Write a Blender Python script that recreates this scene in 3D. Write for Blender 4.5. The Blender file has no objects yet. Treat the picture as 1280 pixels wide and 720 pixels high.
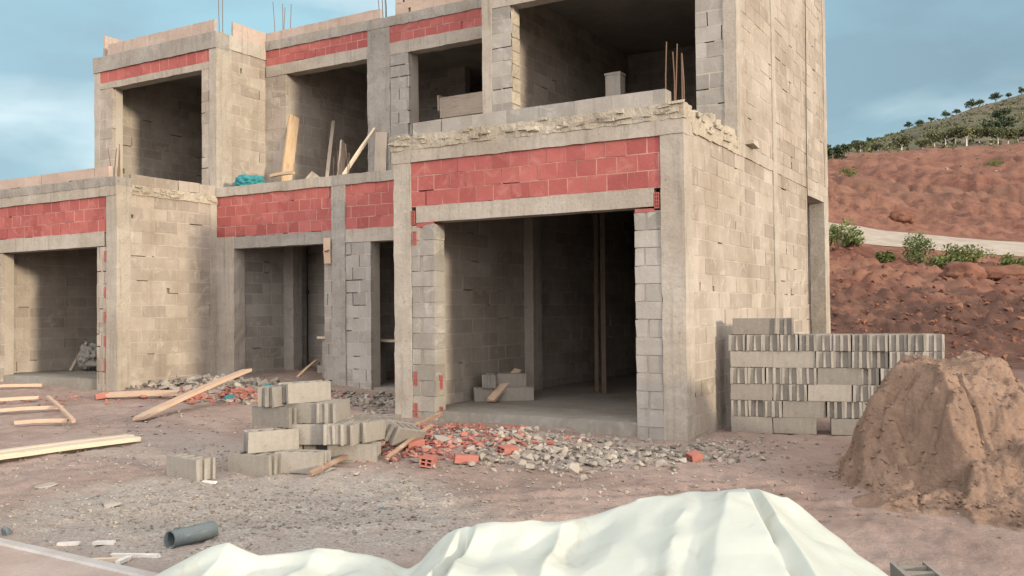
import bpy, bmesh, math, random
from mathutils import Vector, Matrix, noise
R = math.radians
random.seed(7)
scene = bpy.context.scene
COL = scene.collection

# ------------------------------------------------------------------ camera
F, YAW, PITCH, ROLL = 1145.2, R(30.1465), R(1.2931), R(-.5802)
CAM = Vector((3.612, -10.227, 1.570))
_f = Vector((-math.sin(YAW)*math.cos(PITCH), math.cos(YAW)*math.cos(PITCH), math.sin(PITCH)))
_r = Vector((math.cos(YAW), math.sin(YAW), 0)); _u = _r.cross(_f)
RT = _r*math.cos(ROLL) + _u*math.sin(ROLL)
UP = _u*math.cos(ROLL) - _r*math.sin(ROLL)
cd = bpy.data.cameras.new('camera'); cam = bpy.data.objects.new('camera', cd); COL.objects.link(cam)
cd.sensor_width = 36; cd.lens = F/1280*36; cd.clip_start = .05; cd.clip_end = 20000
cam.matrix_world = Matrix(((RT.x, UP.x, -_f.x, CAM.x), (RT.y, UP.y, -_f.y, CAM.y), (RT.z, UP.z, -_f.z, CAM.z), (0, 0, 0, 1)))
scene.camera = cam
HF = Vector((-math.sin(YAW), math.cos(YAW), 0))      # site axis running away from the street
HR = Vector((math.cos(YAW), math.sin(YAW), 0))       # site axis along the street

def at(px, py, z=0.):            # pixel of the photo -> point at height z
    d = RT*((px-640)/F) - UP*((py-360)/F) + _f
    return CAM + d*((z-CAM.z)/d.z)
def plan(r, d, z=0.):            # street-axis coordinates -> world
    p = CAM + HR*r + HF*d
    return Vector((p.x, p.y, z))
def atd(px, d, z):               # pixel column at a depth
    return plan((px-640)/F*d, d, z)

def lerp(a, b, t): return a+(b-a)*t
def sstep(x, a, b):
    t = min(1, max(0, (x-a)/(b-a))); return t*t*(3-2*t)
def pw(x, tab):
    if x <= tab[0][0]: return tab[0][1]
    for (a, u), (b, v) in zip(tab, tab[1:]):
        if x <= b:
            return u+(v-u)*(x-a)/(b-a)
    return tab[-1][1]
def fbm(x, y, z=0., o=4, h=.55):
    s, a, f = 0, 1, 1
    for i in range(o):
        s += a*noise.noise((x*f, y*f, z*f+i*7.3)); a *= h; f *= 2.03
    return s
def rnd(a, b): return random.uniform(a, b)

# ------------------------------------------------------------------ materials
def nmat(name):
    m = bpy.data.materials.new(name); m.use_nodes = True
    nt = m.node_tree; b = nt.nodes['Principled BSDF']
    b.inputs['Roughness'].default_value = .92
    b.inputs['Specular IOR Level'].default_value = .2
    return m, nt, b
class NT:
    def __init__(s, nt): s.nt = nt
    def n(s, t, **kw):
        x = s.nt.nodes.new(t)
        for k, v in kw.items(): setattr(x, k, v)
        return x
    def l(s, a, b): s.nt.links.new(a, b)
    def coord(s, scale=(1, 1, 1), kind='Object'):
        tc = s.n('ShaderNodeTexCoord'); mp = s.n('ShaderNodeMapping'); mp.inputs['Scale'].default_value = scale
        s.l(tc.outputs[kind], mp.inputs[0]); return mp.outputs[0]
    def noise(s, vec, scale, detail=5, rough=.6, dist=0.):
        x = s.n('ShaderNodeTexNoise'); x.inputs['Scale'].default_value = scale; x.inputs['Detail'].default_value = detail
        x.inputs['Roughness'].default_value = rough; x.inputs['Distortion'].default_value = dist
        s.l(vec, x.inputs['Vector']); return x.outputs['Fac']
    def ramp(s, fac, stops):
        x = s.n('ShaderNodeValToRGB'); cr = x.color_ramp
        while len(cr.elements) < len(stops): cr.elements.new(.5)
        for e, (p, c) in zip(cr.elements, stops):
            e.position = p; e.color = (*c, 1) if len(c) == 3 else c
        s.l(fac, x.inputs[0]); return x.outputs[0]
    def rampf(s, fac, a, b, va=0., vb=1.):
        x = s.n('ShaderNodeMapRange'); x.inputs[1].default_value = a; x.inputs[2].default_value = b
        x.inputs[3].default_value = va; x.inputs[4].default_value = vb; s.l(fac, x.inputs[0]); return x.outputs[0]
    def mix(s, fac, a, b, mode='MIX'):
        x = s.n('ShaderNodeMix', data_type='RGBA', blend_type=mode)
        for i, v in ((0, fac), (6, a), (7, b)):
            if isinstance(v, (int, float)): x.inputs[i].default_value = v
            elif isinstance(v, tuple): x.inputs[i].default_value = (*v, 1)
            else: s.l(v, x.inputs[i])
        return x.outputs[2]
    def math(s, op, a, b=0.):
        x = s.n('ShaderNodeMath', operation=op)
        for i, v in ((0, a), (1, b)):
            if isinstance(v, (int, float)): x.inputs[i].default_value = v
            else: s.l(v, x.inputs[i])
        return x.outputs[0]
    def attr(s, name):
        x = s.n('ShaderNodeAttribute', attribute_name=name); return x.outputs['Fac']
    def bump(s, h, strength, dist, b):
        x = s.n('ShaderNodeBump'); x.inputs['Strength'].default_value = strength; x.inputs['Distance'].default_value = dist
        s.l(h, x.inputs['Height']); s.l(x.outputs[0], b.inputs['Normal'])

def mat_tone(name, c0, c1, smear=None, smear_amt=.5, grain=45, stain=(.75, .72, .68), bump=.5, bd=.006, objrand=False, streak=0.):
    m, nt, b = nmat(name); t = NT(nt)
    v = t.coord()
    tone = t.attr('tone')
    if objrand:
        oi = t.n('ShaderNodeObjectInfo'); tone = oi.outputs['Random']
    c = t.mix(tone, c0, c1)
    big = t.noise(v, .9, 5, .65, .3)
    c = t.mix(t.rampf(big, .38, .66), c, t.mix(1., c, stain, 'MULTIPLY'))
    if smear:
        sm = t.noise(v, 3.1, 6, .7, 1.2)
        c = t.mix(t.rampf(sm, .54, .68, 0, smear_amt), c, smear)
    if streak:
        c = t.mix(t.rampf(t.noise(t.coord((9, 9, .55)), 1.3, 5, .65, .2), .52, .72, 0, streak), c, t.mix(1., c, (.56, .53, .5), 'MULTIPLY'))
        c = t.mix(t.rampf(t.noise(t.coord((1, 1, 9)), .9, 4, .6, .1), .55, .70, 0, streak*.8), c, t.mix(1., c, (1.18, 1.16, 1.12), 'MULTIPLY'))
        c = t.mix(t.rampf(t.noise(v, 17, 4, .6), .62, .70, 0, streak), c, t.mix(1., c, (.6, .57, .54), 'MULTIPLY'))
    g = t.noise(v, grain, 3, .7)
    c = t.mix(t.rampf(g, .3, .7, .0, .35), c, t.mix(1., c, (.62, .6, .58), 'MULTIPLY'))
    t.l(c, b.inputs['Base Color'])
    hh = t.math('ADD', t.math('MULTIPLY', t.noise(v, 9, 5, .7), 1.6), g)
    t.bump(hh, bump, bd, b)
    return m
M = {}
M['block'] = mat_tone('block_warm', (.285, .25, .215), (.40, .355, .31), (.43, .39, .335), .65, streak=.35)
M['mortar'] = mat_tone('mortar', (.35, .315, .275), (.44, .40, .35), (.30, .275, .23), .4, 30)
M['gblock'] = mat_tone('block_grey', (.25, .238, .222), (.37, .35, .325), (.42, .395, .355), .6, streak=.3)
M['loose'] = mat_tone('block_loose', (.205, .19, .172), (.315, .293, .262), (.36, .335, .29), .5, objrand=True, streak=.3)
M['conc'] = mat_tone('concrete', (.345, .312, .272), (.405, .37, .325), (.28, .26, .225), .6, 26, bd=.010, streak=.6)
M['concg'] = mat_tone('concrete_grey', (.27, .255, .235), (.33, .31, .285), (.19, .18, .168), .7, 24, bd=.014, streak=.6)
M['rough'] = mat_tone('rough_mortar', (.33, .30, .25), (.46, .41, .335), (.25, .225, .185), .6, 20, bump=.9, bd=.02)
M['brick'] = mat_tone('red_brick', (.29, .080, .075), (.39, .125, .112), (.46, .22, .19), .4, 40, (.86, .84, .84), bd=.004)
M['brickm'] = mat_tone('red_mortar', (.40, .19, .165), (.50, .30, .26), (.36, .11, .09), .4, 30)
M['palebrick'] = mat_tone('pale_brick', (.38, .30, .255), (.46, .36, .305), (.36, .32, .29), .4, 30)
M['floor'] = mat_tone('cement_floor', (.25, .235, .21), (.25, .235, .21), (.33, .31, .275), .5, 14)
M['slab'] = mat_tone('slab', (.27, .25, .225), (.30, .28, .25), (.22, .2, .18), .5, 14)
M['chunk'] = mat_tone('rubble_stone', (.17, .155, .14), (.40, .36, .31), (.30, .24, .2), .5, 30)
M['rubred'] = mat_tone('rubble_red', (.28, .095, .078), (.42, .19, .155), (.36, .26, .22), .6, 30)
M['iron'] = mat_tone('rusty_iron', (.13, .075, .05), (.24, .17, .13), None, 0, 80)
M['pipe'] = mat_tone('grey_pipe', (.10, .125, .14), (.15, .18, .195), (.28, .28, .27), .5, 40)
M['dark'] = mat_tone('dark_cloth', (.018, .022, .032), (.03, .035, .05), None, 0, 30)
M['teal'] = mat_tone('teal_plastic', (.02, .16, .19), (.07, .30, .33), None, 0, 30)
M['kerb'] = mat_tone('kerb', (.40, .38, .37), (.46, .44, .42), (.34, .32, .3), .5, 40)
M['pave'] = mat_tone('pavement', (.36, .29, .255), (.42, .34, .30), (.3, .25, .22), .5, 40)
M['road'] = mat_tone('dirt_road', (.36, .315, .265), (.40, .35, .295), (.29, .235, .19), .5, 2, bd=.05)
M['redearth'] = mat_tone('red_earth', (.13, .060, .042), (.22, .105, .072), (.24, .14, .095), .5, 12, bd=.03)
M['sack'] = mat_tone('grey_sheet', (.24, .23, .215), (.3, .29, .27), None, 0, 20)
M['white'] = mat_tone('white_paint', (.6, .58, .54), (.72, .7, .66), None, 0, 20)
M['cable'] = mat_tone('cable', (.05, .05, .05), (.06, .06, .06), None, 0, 20)
def mat_wood(name, c0, c1):
    m, nt, b = nmat(name); t = NT(nt)
    v = t.coord((1.2, 14, 14))
    oi = t.n('ShaderNodeObjectInfo')
    c = t.ramp(t.noise(v, 2.2, 6, .65, .6), [(.28, c0), (.52, c1), (.74, tuple(x*.8 for x in c1))])
    c = t.mix(t.math('MULTIPLY', oi.outputs['Random'], .35), c, t.mix(1., c, (.65, .62, .6), 'MULTIPLY'))
    v2 = t.coord((1, 1, 1))
    c = t.mix(t.rampf(t.noise(v2, 4, 4), .5, .72, 0, .6), c, (.42, .36, .29))
    t.l(c, b.inputs['Base Color']); t.bump(t.noise(v, 3, 5), .4, .004, b); return m
M['wood'] = mat_wood('timber', (.30, .19, .105), (.48, .35, .225))
M['woodpink'] = mat_wood('timber_pinkish', (.38, .25, .175), (.50, .365, .27))
M['woodpale'] = mat_wood('timber_pale', (.44, .36, .265), (.58, .49, .385))
M['woodgrey'] = mat_wood('timber_grey', (.26, .21, .17), (.40, .34, .28))

M['formboard'] = mat_tone('weathered_formwork', (.37, .30, .262), (.43, .35, .305), (.33, .29, .26), .6, 22, streak=.5)
M['woodbrown'] = mat_wood('timber_brown', (.17, .105, .075), (.30, .20, .145))

def mat_ground():
    m, nt, b = nmat('site_ground'); t = NT(nt)
    v = t.coord()
    n1 = t.noise(v, .55, 6, .6, .4); n2 = t.noise(v, 5, 6, .7); n3 = t.noise(v, 38, 4, .75)
    dirt = t.ramp(n1, [(.30, (.215, .155, .132)), (.46, (.295, .220, .190)), (.60, (.345, .265, .232)), (.75, (.26, .19, .163))])
    dirt = t.mix(t.rampf(n2, .40, .68, 0, .55), dirt, (.19, .145, .12))
    gravel = t.ramp(n3, [(.3, (.15, .14, .13)), (.5, (.33, .30, .27)), (.68, (.52, .47, .40))])
    c = t.mix(t.math('MULTIPLY', t.attr('gravel'), t.rampf(n2, .3, .6, .35, 1.)), dirt, gravel)
    c = t.mix(t.rampf(n3, .35, .7, 0, .4), c, t.mix(1., c, (.62, .6, .58), 'MULTIPLY'))
    # red hillside
    h1 = t.noise(v, .16, 8, .68, .6); h2 = t.noise(v, 1.3, 8, .78, .5)
    red = t.ramp(h1, [(.30, (.085, .038, .027)), (.47, (.15, .062, .042)), (.60, (.19, .092, .062)), (.74, (.13, .070, .050))])
    red = t.mix(t.rampf(h2, .45, .7, 0, .55), red, (.24, .138, .09))
    red = t.mix(t.math('MULTIPLY', t.attr('darkbank'), t.rampf(h2, .62, .40, .45, 1.)), red, (.062, .036, .028))  # darker earth along the lower bank
    red = t.mix(t.rampf(h2, .36, .46, .75, 0), red, (.115, .048, .032))
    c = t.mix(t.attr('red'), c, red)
    g1 = t.noise(v, .05, 9, .75, .5)
    veg = t.ramp(g1, [(.3, (.055, .06, .034)), (.48, (.092, .086, .055)), (.60, (.15, .115, .08)), (.72, (.075, .076, .046))])
    c = t.mix(t.attr('veg'), c, veg)
    t.l(c, b.inputs['Base Color'])
    hh = t.math('ADD', t.math('MULTIPLY', n2, 1.5), t.math('MULTIPLY', n3, .6))
    t.bump(hh, .8, .035, b)
    return m
M['ground'] = mat_ground()
def mat_mound():
    m, nt, b = nmat('mound_earth'); t = NT(nt)
    v = t.coord()
    n2 = t.noise(v, 2.2, 7, .68, .6); n3 = t.noise(v, 30, 4, .75)
    c = t.ramp(n2, [(.28, (.165, .11, .080)), (.47, (.235, .158, .116)), (.62, (.285, .196, .145)), (.78, (.205, .14, .104))])
    c = t.mix(t.rampf(n3, .35, .7, 0, .5), c, t.mix(1., c, (.58, .55, .53), 'MULTIPLY'))
    t.l(c, b.inputs['Base Color'])
    t.bump(t.math('ADD', t.math('MULTIPLY', t.noise(v, 7, 10, .8), 1.6), n3), .7, .03, b); return m
M['mound'] = mat_mound()
def mat_tarp():
    m, nt, b = nmat('white_tarpaulin'); t = NT(nt)
    v = t.coord()
    c = t.ramp(t.noise(v, 1.3, 5, .6, .4), [(.3, (.36, .385, .35)), (.5, (.42, .445, .40)), (.7, (.46, .475, .415))])
    c = t.mix(t.rampf(t.noise(v, 3.5, 6, .7, .8), .54, .70, 0, .6), c, (.33, .30, .23))
    t.l(c, b.inputs['Base Color']); b.inputs['Roughness'].default_value = .6
    b.inputs['Specular IOR Level'].default_value = .3
    h = t.math('ADD', t.noise(v, 7, 5, .6, .5), t.math('MULTIPLY', t.noise(v, 160, 2), .08))
    t.bump(h, .22, .010, b)
    return m
M['tarp'] = mat_tarp()
def mat_leaf(name, a, c2):
    m, nt, b = nmat(name); t = NT(nt)
    oi = t.n('ShaderNodeObjectInfo')
    c = t.mix(t.attr('tone'), a, c2)
    c = t.mix(t.math('MULTIPLY', oi.outputs['Random'], .5), c, t.mix(1., c, (1.25, 1.1, .8), 'MULTIPLY'))
    t.l(c, b.inputs['Base Color']); b.inputs['Roughness'].default_value = .7
    return m
M['olive'] = mat_leaf('olive_leaf', (.045, .055, .026), (.13, .14, .075))
M['pine'] = mat_leaf('dark_leaf', (.02, .032, .018), (.06, .08, .04))
M['shrub'] = mat_leaf('shrub_leaf', (.045, .07, .022), (.14, .17, .06))
M['bark'] = mat_tone('bark', (.10, .075, .055), (.15, .115, .085), None, 0, 12)
M['lime'] = mat_tone('limewash', (.62, .60, .55), (.72, .70, .65), None, 0, 12)

# ------------------------------------------------------------------ mesh helpers
class MB:
    def __init__(s): s.v, s.f, s.t, s.m = [], [], [], []
    def add(s, verts, faces, tone=.5, mi=0):
        o = len(s.v); s.v += [Vector(p) for p in verts]
        for f in faces:
            s.f.append([i+o for i in f]); s.t.append(tone); s.m.append(mi)
    def box(s, x0, x1, y0, y1, z0, z1, tone=.5, mi=0, jit=0.):
        vs = [Vector((x, y, z)) for z in (z0, z1) for y in (y0, y1) for x in (x0, x1)]
        if jit: vs = [v+Vector((rnd(-jit, jit), rnd(-jit, jit), rnd(-jit, jit))) for v in vs]
        s.add(vs, [(0, 2, 3, 1), (4, 5, 7, 6), (0, 1, 5, 4), (2, 6, 7, 3), (0, 4, 6, 2), (1, 3, 7, 5)], tone, mi)
    def fbox(s, O, U, N, u0, u1, n0, n1, z0, z1, tone=.5, mi=0, jit=0.):
        vs = [O+U*u+N*n+Vector((0, 0, z)) for z in (z0, z1) for n in (n0, n1) for u in (u0, u1)]
        if jit: vs = [v+Vector((rnd(-jit, jit), rnd(-jit, jit), rnd(-jit, jit))) for v in vs]
        fs = [(0, 2, 3, 1), (4, 5, 7, 6), (0, 1, 5, 4), (2, 6, 7, 3), (0, 4, 6, 2), (1, 3, 7, 5)]
        if U.cross(N).z < 0: fs = [f[::-1] for f in fs]
        s.add(vs, fs, tone, mi)
    def tube(s, pts, rads, seg=6, tone=.5, mi=0, cap=True):
        pts = [Vector(p) for p in pts]; rings = []
        o = len(s.v)
        for i, p in enumerate(pts):
            d = (pts[min(i+1, len(pts)-1)]-pts[max(i-1, 0)]).normalized()
            a = d.orthogonal().normalized() if i == 0 else (a-d*a.dot(d)).normalized()
            b = d.cross(a)
            for k in range(seg):
                th = 2*math.pi*k/seg
                s.v.append(p+(a*math.cos(th)+b*math.sin(th))*rads[i])
        n = len(pts)
        for i in range(n-1):
            for k in range(seg):
                k2 = (k+1) % seg
                s.f.append([o+i*seg+k, o+i*seg+k2, o+(i+1)*seg+k2, o+(i+1)*seg+k]); s.t.append(tone); s.m.append(mi)
        if cap:
            s.f.append([o+k for k in range(seg)][::-1]); s.t.append(tone); s.m.append(mi)
            s.f.append([o+(n-1)*seg+k for k in range(seg)]); s.t.append(tone); s.m.append(mi)
    def rough(s, x0, x1, y0, y1, z0, z1, amp=.012, step=.12, freq=6., tone=.5, mi=0, skip=()):
        o = len(s.v); idx = {}
        nx, ny, nz = (max(1, round((b-a)/step)) for a, b in ((x0, x1), (y0, y1), (z0, z1)))
        def V(i, j, k):
            key = (i, j, k)
            if key not in idx:
                p = Vector((lerp(x0, x1, i/nx), lerp(y0, y1, j/ny), lerp(z0, z1, k/nz)))
                q = noise.noise_vector(p*freq)+noise.noise_vector(p*freq*2.7)*.5
                idx[key] = len(s.v); s.v.append(p+q*amp)
            return idx[key]
        def quad(a, b, c, d):
            s.f.append([V(*a), V(*b), V(*c), V(*d)]); s.t.append(tone); s.m.append(mi)
        for i in range(nx):
            for j in range(ny):
                quad((i, j, 0), (i, j+1, 0), (i+1, j+1, 0), (i+1, j, 0)); quad((i, j, nz), (i+1, j, nz), (i+1, j+1, nz), (i, j+1, nz))
            for k in range(nz):
                quad((i, 0, k), (i+1, 0, k), (i+1, 0, k+1), (i, 0, k+1)); quad((i, ny, k), (i, ny, k+1), (i+1, ny, k+1), (i+1, ny, k))
        for j in range(ny):
            for k in range(nz):
                quad((0, j, k), (0, j, k+1), (0, j+1, k+1), (0, j+1, k)); quad((nx, j, k), (nx, j+1, k), (nx, j+1, k+1), (nx, j, k+1))
    def build(s, name, mats, parent=None, smooth=False, origin=None):
        if not isinstance(mats, (list, tuple)): mats = [mats]
        off = Vector(parent['_o']) if parent is not None and '_o' in parent else Vector((0, 0, 0))
        if origin is not None: off = Vector(origin)
        me = bpy.data.meshes.new(name)
        me.from_pydata([tuple(v-off) for v in s.v], [], s.f)
        for m in mats: me.materials.append(m)
        me.polygons.foreach_set('material_index', s.m)
        a = me.attributes.new('tone', 'FLOAT', 'FACE'); a.data.foreach_set('value', s.t)
        if smooth: me.polygons.foreach_set('use_smooth', [True]*len(me.polygons))
        me.update()
        o = bpy.data.objects.new(name, me); COL.objects.link(o)
        if parent is not None: o.parent = parent
        elif origin is not None: o.location = origin
        return o

def tag(o, label=None, cat=None, group=None, kind=None):
    if label: o['label'] = label
    if cat: o['category'] = cat
    if group: o['group'] = group
    if kind: o['kind'] = kind
    return o
def thing(name, label, cat, loc=(0, 0, 0), group=None):
    o = bpy.data.objects.new(name, None); COL.objects.link(o); o.location = loc
    o.empty_display_size = .2
    return tag(o, label, cat, group)
ORD = ['first', 'second', 'third', 'fourth', 'fifth', 'sixth', 'seventh', 'eighth', 'ninth', 'tenth', 'eleventh', 'twelfth', 'thirteenth', 'fourteenth', 'fifteenth', 'sixteenth', 'seventeenth', 'eighteenth']

XP, XN, YN, YP = Vector((1, 0, 0)), Vector((-1, 0, 0)), Vector((0, -1, 0)), Vector((0, 1, 0))
def free(u0, u1, cuts):
    segs = [(u0, u1)]
    for a, b in cuts:
        ns = []
        for s, e in segs:
            if b <= s or a >= e: ns.append((s, e)); continue
            if a > s: ns.append((s, a))
            if b < e: ns.append((b, e))
        segs = ns
    return [(s, e) for s, e in segs if e-s > .02]
def courses(mb, O, U, N, length, z0, z1, openings=(), thick=.2, crack=.035, L=.51, H=.213, j=.017, jit=.003, depth=.07, rec=.004, holes=.03, tonef=None, off=.0, missing=0.):
    """lay real blocks, course by course, with mortar between (some of it missing)"""
    O = Vector(O); n = max(1, round((z1-z0)/H)); H = (z1-z0)/n
    for c in range(n):
        za, zb = z0+c*H, z0+(c+1)*H; zm = (za+zb)/2
        cuts = [(o[0], o[1]) for o in openings if o[2] < zm < o[3]]
        for s, e in free(0, length, cuts):
            mb.fbox(O, U, N, s, e, -thick, -depth+.004, za, zb, .4, 1)
            u = -rnd(0, .04)-(L/2 if c % 2 else 0)+off
            while u < e:
                a, b = max(u, s), min(u+L, e)
                u += L
                if b-a < .03: continue
                if random.random() < missing: continue
                tone = min(1, max(0, random.gauss(.5, .24)))
                o = rnd(-.004, .004)
                ja = 0 if a == s else j
                if b-a > .25 and random.random() < holes:      # putlog holes and knocked-off corners
                    hw, hz = rnd(.035, .075), za+j+rnd(.05, .12)
                    mb.fbox(O, U, N, a+ja, b, -depth, o, hz, zb, tone, 0, jit*.5); mb.fbox(O, U, N, a+ja+hw, b, -depth, o-.001, za+j, hz+.002, tone, 0, jit*.5)
                else: mb.fbox(O, U, N, a+ja, b, -depth, o, za+j, zb, tone, 0, jit)
                mz = rnd(.001, rec)
                if a != s and random.random() > crack*1.4:
                    mb.fbox(O, U, N, a-.002, a+ja+.002, -depth, -mz, za, zb, rnd(.2, .9), 1)
                q = a
                while q < b:                      # bed joint in short lengths; a few are raked out
                    w = min(b-q, rnd(.12, .4))
                    if random.random() > crack: mb.fbox(O, U, N, q, q+w, -depth, -rnd(.001, rec), za-.001, za+j+.001, rnd(.2, .9), 1)
                    q += w
def hollow_end(mb, x, y, z, w=.06, h=.19, dep=.06, N=YN):
    """end of a red hollow tile with its row of holes, set into a pier"""
    U = Vector((1, 0, 0)) if abs(N.y) > .5 else Vector((0, 1, 0))
    O = Vector((x, y, z)); n = 4
    mb.fbox(O, U, N, 0, w, -dep, -.04, 0, h, .2, 0)
    for u0, u1 in ((0, .012), (w/2-.005, w/2+.005), (w-.012, w)): mb.fbox(O, U, N, u0, u1, -.04, .006, 0, h, .6, 0)
    for k in range(n+1):
        zz = k*(h-.012)/n; mb.fbox(O, U, N, .012, w-.012, -.039, .005, zz, zz+.012, .6, 0)

# ------------------------------------------------------------------ terrain
TAB = [(23, 456, 456), (25, 452, 452), (28.5, 408, 404), (34, 368, 366), (46, 305, 322), (55, 284.5, 303), (63, 270, 281), (90, 232, 232), (140, 206, 190), (165, 199, 178), (185, 196, 168), (350, 192, 119), (380, 196, 126), (520, 300, 300), (700, 378, 378)]
def gz(x, y, detail=True):
    p = Vector((x, y, 0)); q = p-Vector((CAM.x, CAM.y, 0))
    d = q.dot(HF); r = q.dot(HR)
    z = .02*min(14, max(0, -x))*sstep(y, -4, 0)+.05*min(4, max(0, y))*sstep(-x, 4, 8)
    wz = 1.
    hill = 0
    if d > 23:
        xp = 640+F*r/d; t = min(2.2, max(-1.2, (xp-1040)/240.))
        ya = pw(d, [(a, b) for a, b, c in TAB]); yb = pw(d, [(a, c) for a, b, c in TAB])
        yy = ya+(yb-ya)*t
        fade = sstep(d, 23, 27)*sstep(xp, 420, 820)
        hill = max(0, CAM.z + d*(386-.0101*(max(-800, min(2400, xp))-640)-yy)/F)*fade*wz
    near = math.exp(-((x+2.1)**2+(y+1.3)**2)/1.6)*.10+math.exp(-((x+8.9)**2+(y-.9)**2)/1.2)*.12+math.exp(-((x-.2)**2+(y+1.2)**2)/1.)*.04
    z += near+hill
    if detail:
        dist = q.length
        z += .030*fbm(x*.8, y*.8, 3, 3)+(.016*fbm(x*4.3, y*4.3, 1, 3) if dist < 30 else 0)
        if dist < 12:
            z += .007*fbm(x*15, y*15, 5, 2)
            if d > 4:                              # wheel tracks and trampled soil
                for off in (0., .85):
                    u = d-(6.75+off+.10*r+.22*math.sin(r*.55)); a = abs(u)
                    if a < .4: z += sstep(r, -3.2, -1.5)*(-.026*math.exp(-(u/.085)**2)*(1+.35*math.sin(r*34+(6 if u > 0 else 0)))+.012*math.exp(-((a-.16)/.06)**2))
                z -= .014*sstep(noise.noise((x*2.6, y*2.6, 40)), .28, .5)
        if hill > .05 and d < 480:
            k = sstep(hill, .05, .8)
            onroad = sstep(d, 44.5, 46)*(1-sstep(d, 55, 57))
            z += k*(1-onroad)*(.26*fbm(x*.55, y*.55, 9, 4)+(.42*abs(fbm(x*1.1, y*1.1, 2, 4))-.1 if d < 150 else 0)) 
            if d > 60: z += k*.9*fbm(x*.09, y*.09, 4, 4)*sstep(d, 60, 90)
            if 58 < d < 150: z -= .9*k*sstep(d, 58, 75)*(1-sstep(d, 125, 150))*sstep(.16-abs(fbm(r*.13+.02*d, d*.012, 3, 3)), 0, .16)
            if 60 < d < 185: z += k*.5*(abs((d/9.+.8*fbm(x*.03, y*.03)) % 1-.5)*2-.5)
    return z
def ground():
    rad = [.6, 1.2, 2, 2.6, 3.2]; r = 3.2
    while r < 15: r += .065; rad.append(r)
    while r < 70: r *= 1.0085; rad.append(r)
    while r < 480: r *= 1.022; rad.append(r)
    while r < 6000: r *= 1.35; rad.append(r)
    ang = []; a = -180.
    while a < 179.9:
        ang.append(a); a += .2 if -34 <= a < 36 else 4.
        if ang[-1] < -34 < a: a = -34.
    vs, fs = [(CAM.x, CAM.y, 0)], []; red, veg, grav, darkbank = [0.], [0.], [0.], [0.]
    na = len(ang)
    for rr in rad:
        for a in ang:
            th = R(a); x = CAM.x+rr*(HF.x*math.cos(th)+HR.x*math.sin(th)); y = CAM.y+rr*(HF.y*math.cos(th)+HR.y*math.sin(th))
            z = gz(x, y)
            vs.append((x, y, z))
            d = rr*math.cos(th)
            nn = fbm(x*.3, y*.3, 6, 3)
            red.append(min(1, sstep(d+nn*3, 18, 26)*sstep(a, -5, 10)+.2*sstep(x+nn, .5, 3)*sstep(y, -6, 0)) if d < 60 else 1.)
            veg.append(sstep(d+fbm(x*.05, y*.05, 2, 3)*18, 142, 192) if d > 90 else (.35*sstep(d, 62, 120) if d > 60 else 0))
            darkbank.append(sstep(d+nn*2.5, 20, 25)*(1-sstep(d+nn*4, 31, 36)) if d < 45 else 0)  # darker band at the foot of the hill bank
            g = sstep(1.15-math.hypot((x+1.9)/2.1, (y+5.)/1.5)+nn*.25, 0, .45)
            g = max(g, .6*sstep(1.1-math.hypot((x+5.2)/2.2, (y+3.)/1.2)+nn*.3, 0, .5), .5*sstep(1.-math.hypot((x+1)/1.6, (y+1.4)/1.)+nn*.3, 0, .4))
            grav.append(g if d < 20 else 0)
    for k in range(na): fs.append((0, 1+k, 1+(k+1) % na))
    for i in range(len(rad)-1):
        for k in range(na):
            k2 = (k+1) % na; a, b = 1+i*na, 1+(i+1)*na
            fs.append((a+k, b+k, b+k2, a+k2))
    fs = [f[::-1] for f in fs]
    me = bpy.data.meshes.new('ground'); me.from_pydata(vs, [], fs); me.materials.append(M['ground'])
    for nme, arr in (('red', red), ('veg', veg), ('gravel', grav), ('darkbank', darkbank)):
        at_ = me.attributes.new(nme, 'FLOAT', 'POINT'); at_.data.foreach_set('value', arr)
    me.polygons.foreach_set('use_smooth', [True]*len(me.polygons)); me.update()
    if me.polygons[5000].normal.z < 0: me.flip_normals()
    o = bpy.data.objects.new('ground', me); COL.objects.link(o); o['kind'] = 'structure'
ground()

# dirt road across the slope
mb = MB(); n = 90; vs = []
for i in range(n+1):
    px = 900+i*9.; row = []
    for k in range(5):
        d = lerp(46.3+.5*noise.noise((i*.2, 0, 0)), 54.6+.5*noise.noise((i*.23, 5, 0)), k/4)
        p = atd(px, d, 0); row.append(Vector((p.x, p.y, gz(p.x, p.y, False)+(.02 if k in (0, 4) else .13))))
    vs += row
mb.add(vs, [(i*5+k, (i+1)*5+k, (i+1)*5+k+1, i*5+k+1) for i in range(n) for k in range(4)])
o = mb.build('road', M['road'], smooth=True); o['kind'] = 'structure'

# ------------------------------------------------------------------ the two houses
A = thing('concrete_house', 'unfinished grey block house with wide projecting garage bay, nearest on the right', 'house', (-3.6, 4, 0)); A['_o'] = (-3.6, 4, 0)
B = thing('concrete_house', 'unfinished block house at the left whose sunlit side wall faces right', 'house', (-10.8, 4, 0)); B['_o'] = (-10.8, 4, 0)
BM, GM, CM, RM = [M['block'], M['mortar']], [M['gblock'], M['mortar']], [M['conc']], [M['brick'], M['brickm']]
def part(fn, name, mats, house, label=None, smooth=False):
    mb = MB(); fn(mb); o = mb.build(name, mats, house, smooth)
    if label: o['label'] = label
    return o
def wall(house, O, U, N, length, z0, z1, openings=(), mats=BM, name='block_wall', label=None, **kw):
    return part(lambda mb: courses(mb, O, U, N, length, z0, z1, openings, **kw), name, mats, house, label)
def col(house, x0, x1, y0, y1, z0, z1, mats=CM, name='column', amp=.010, step=.14, label=None):
    return part(lambda mb: mb.rough(x0, x1, y0, y1, z0, z1, amp, step), name, mats, house, label, True if False else False)
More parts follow.
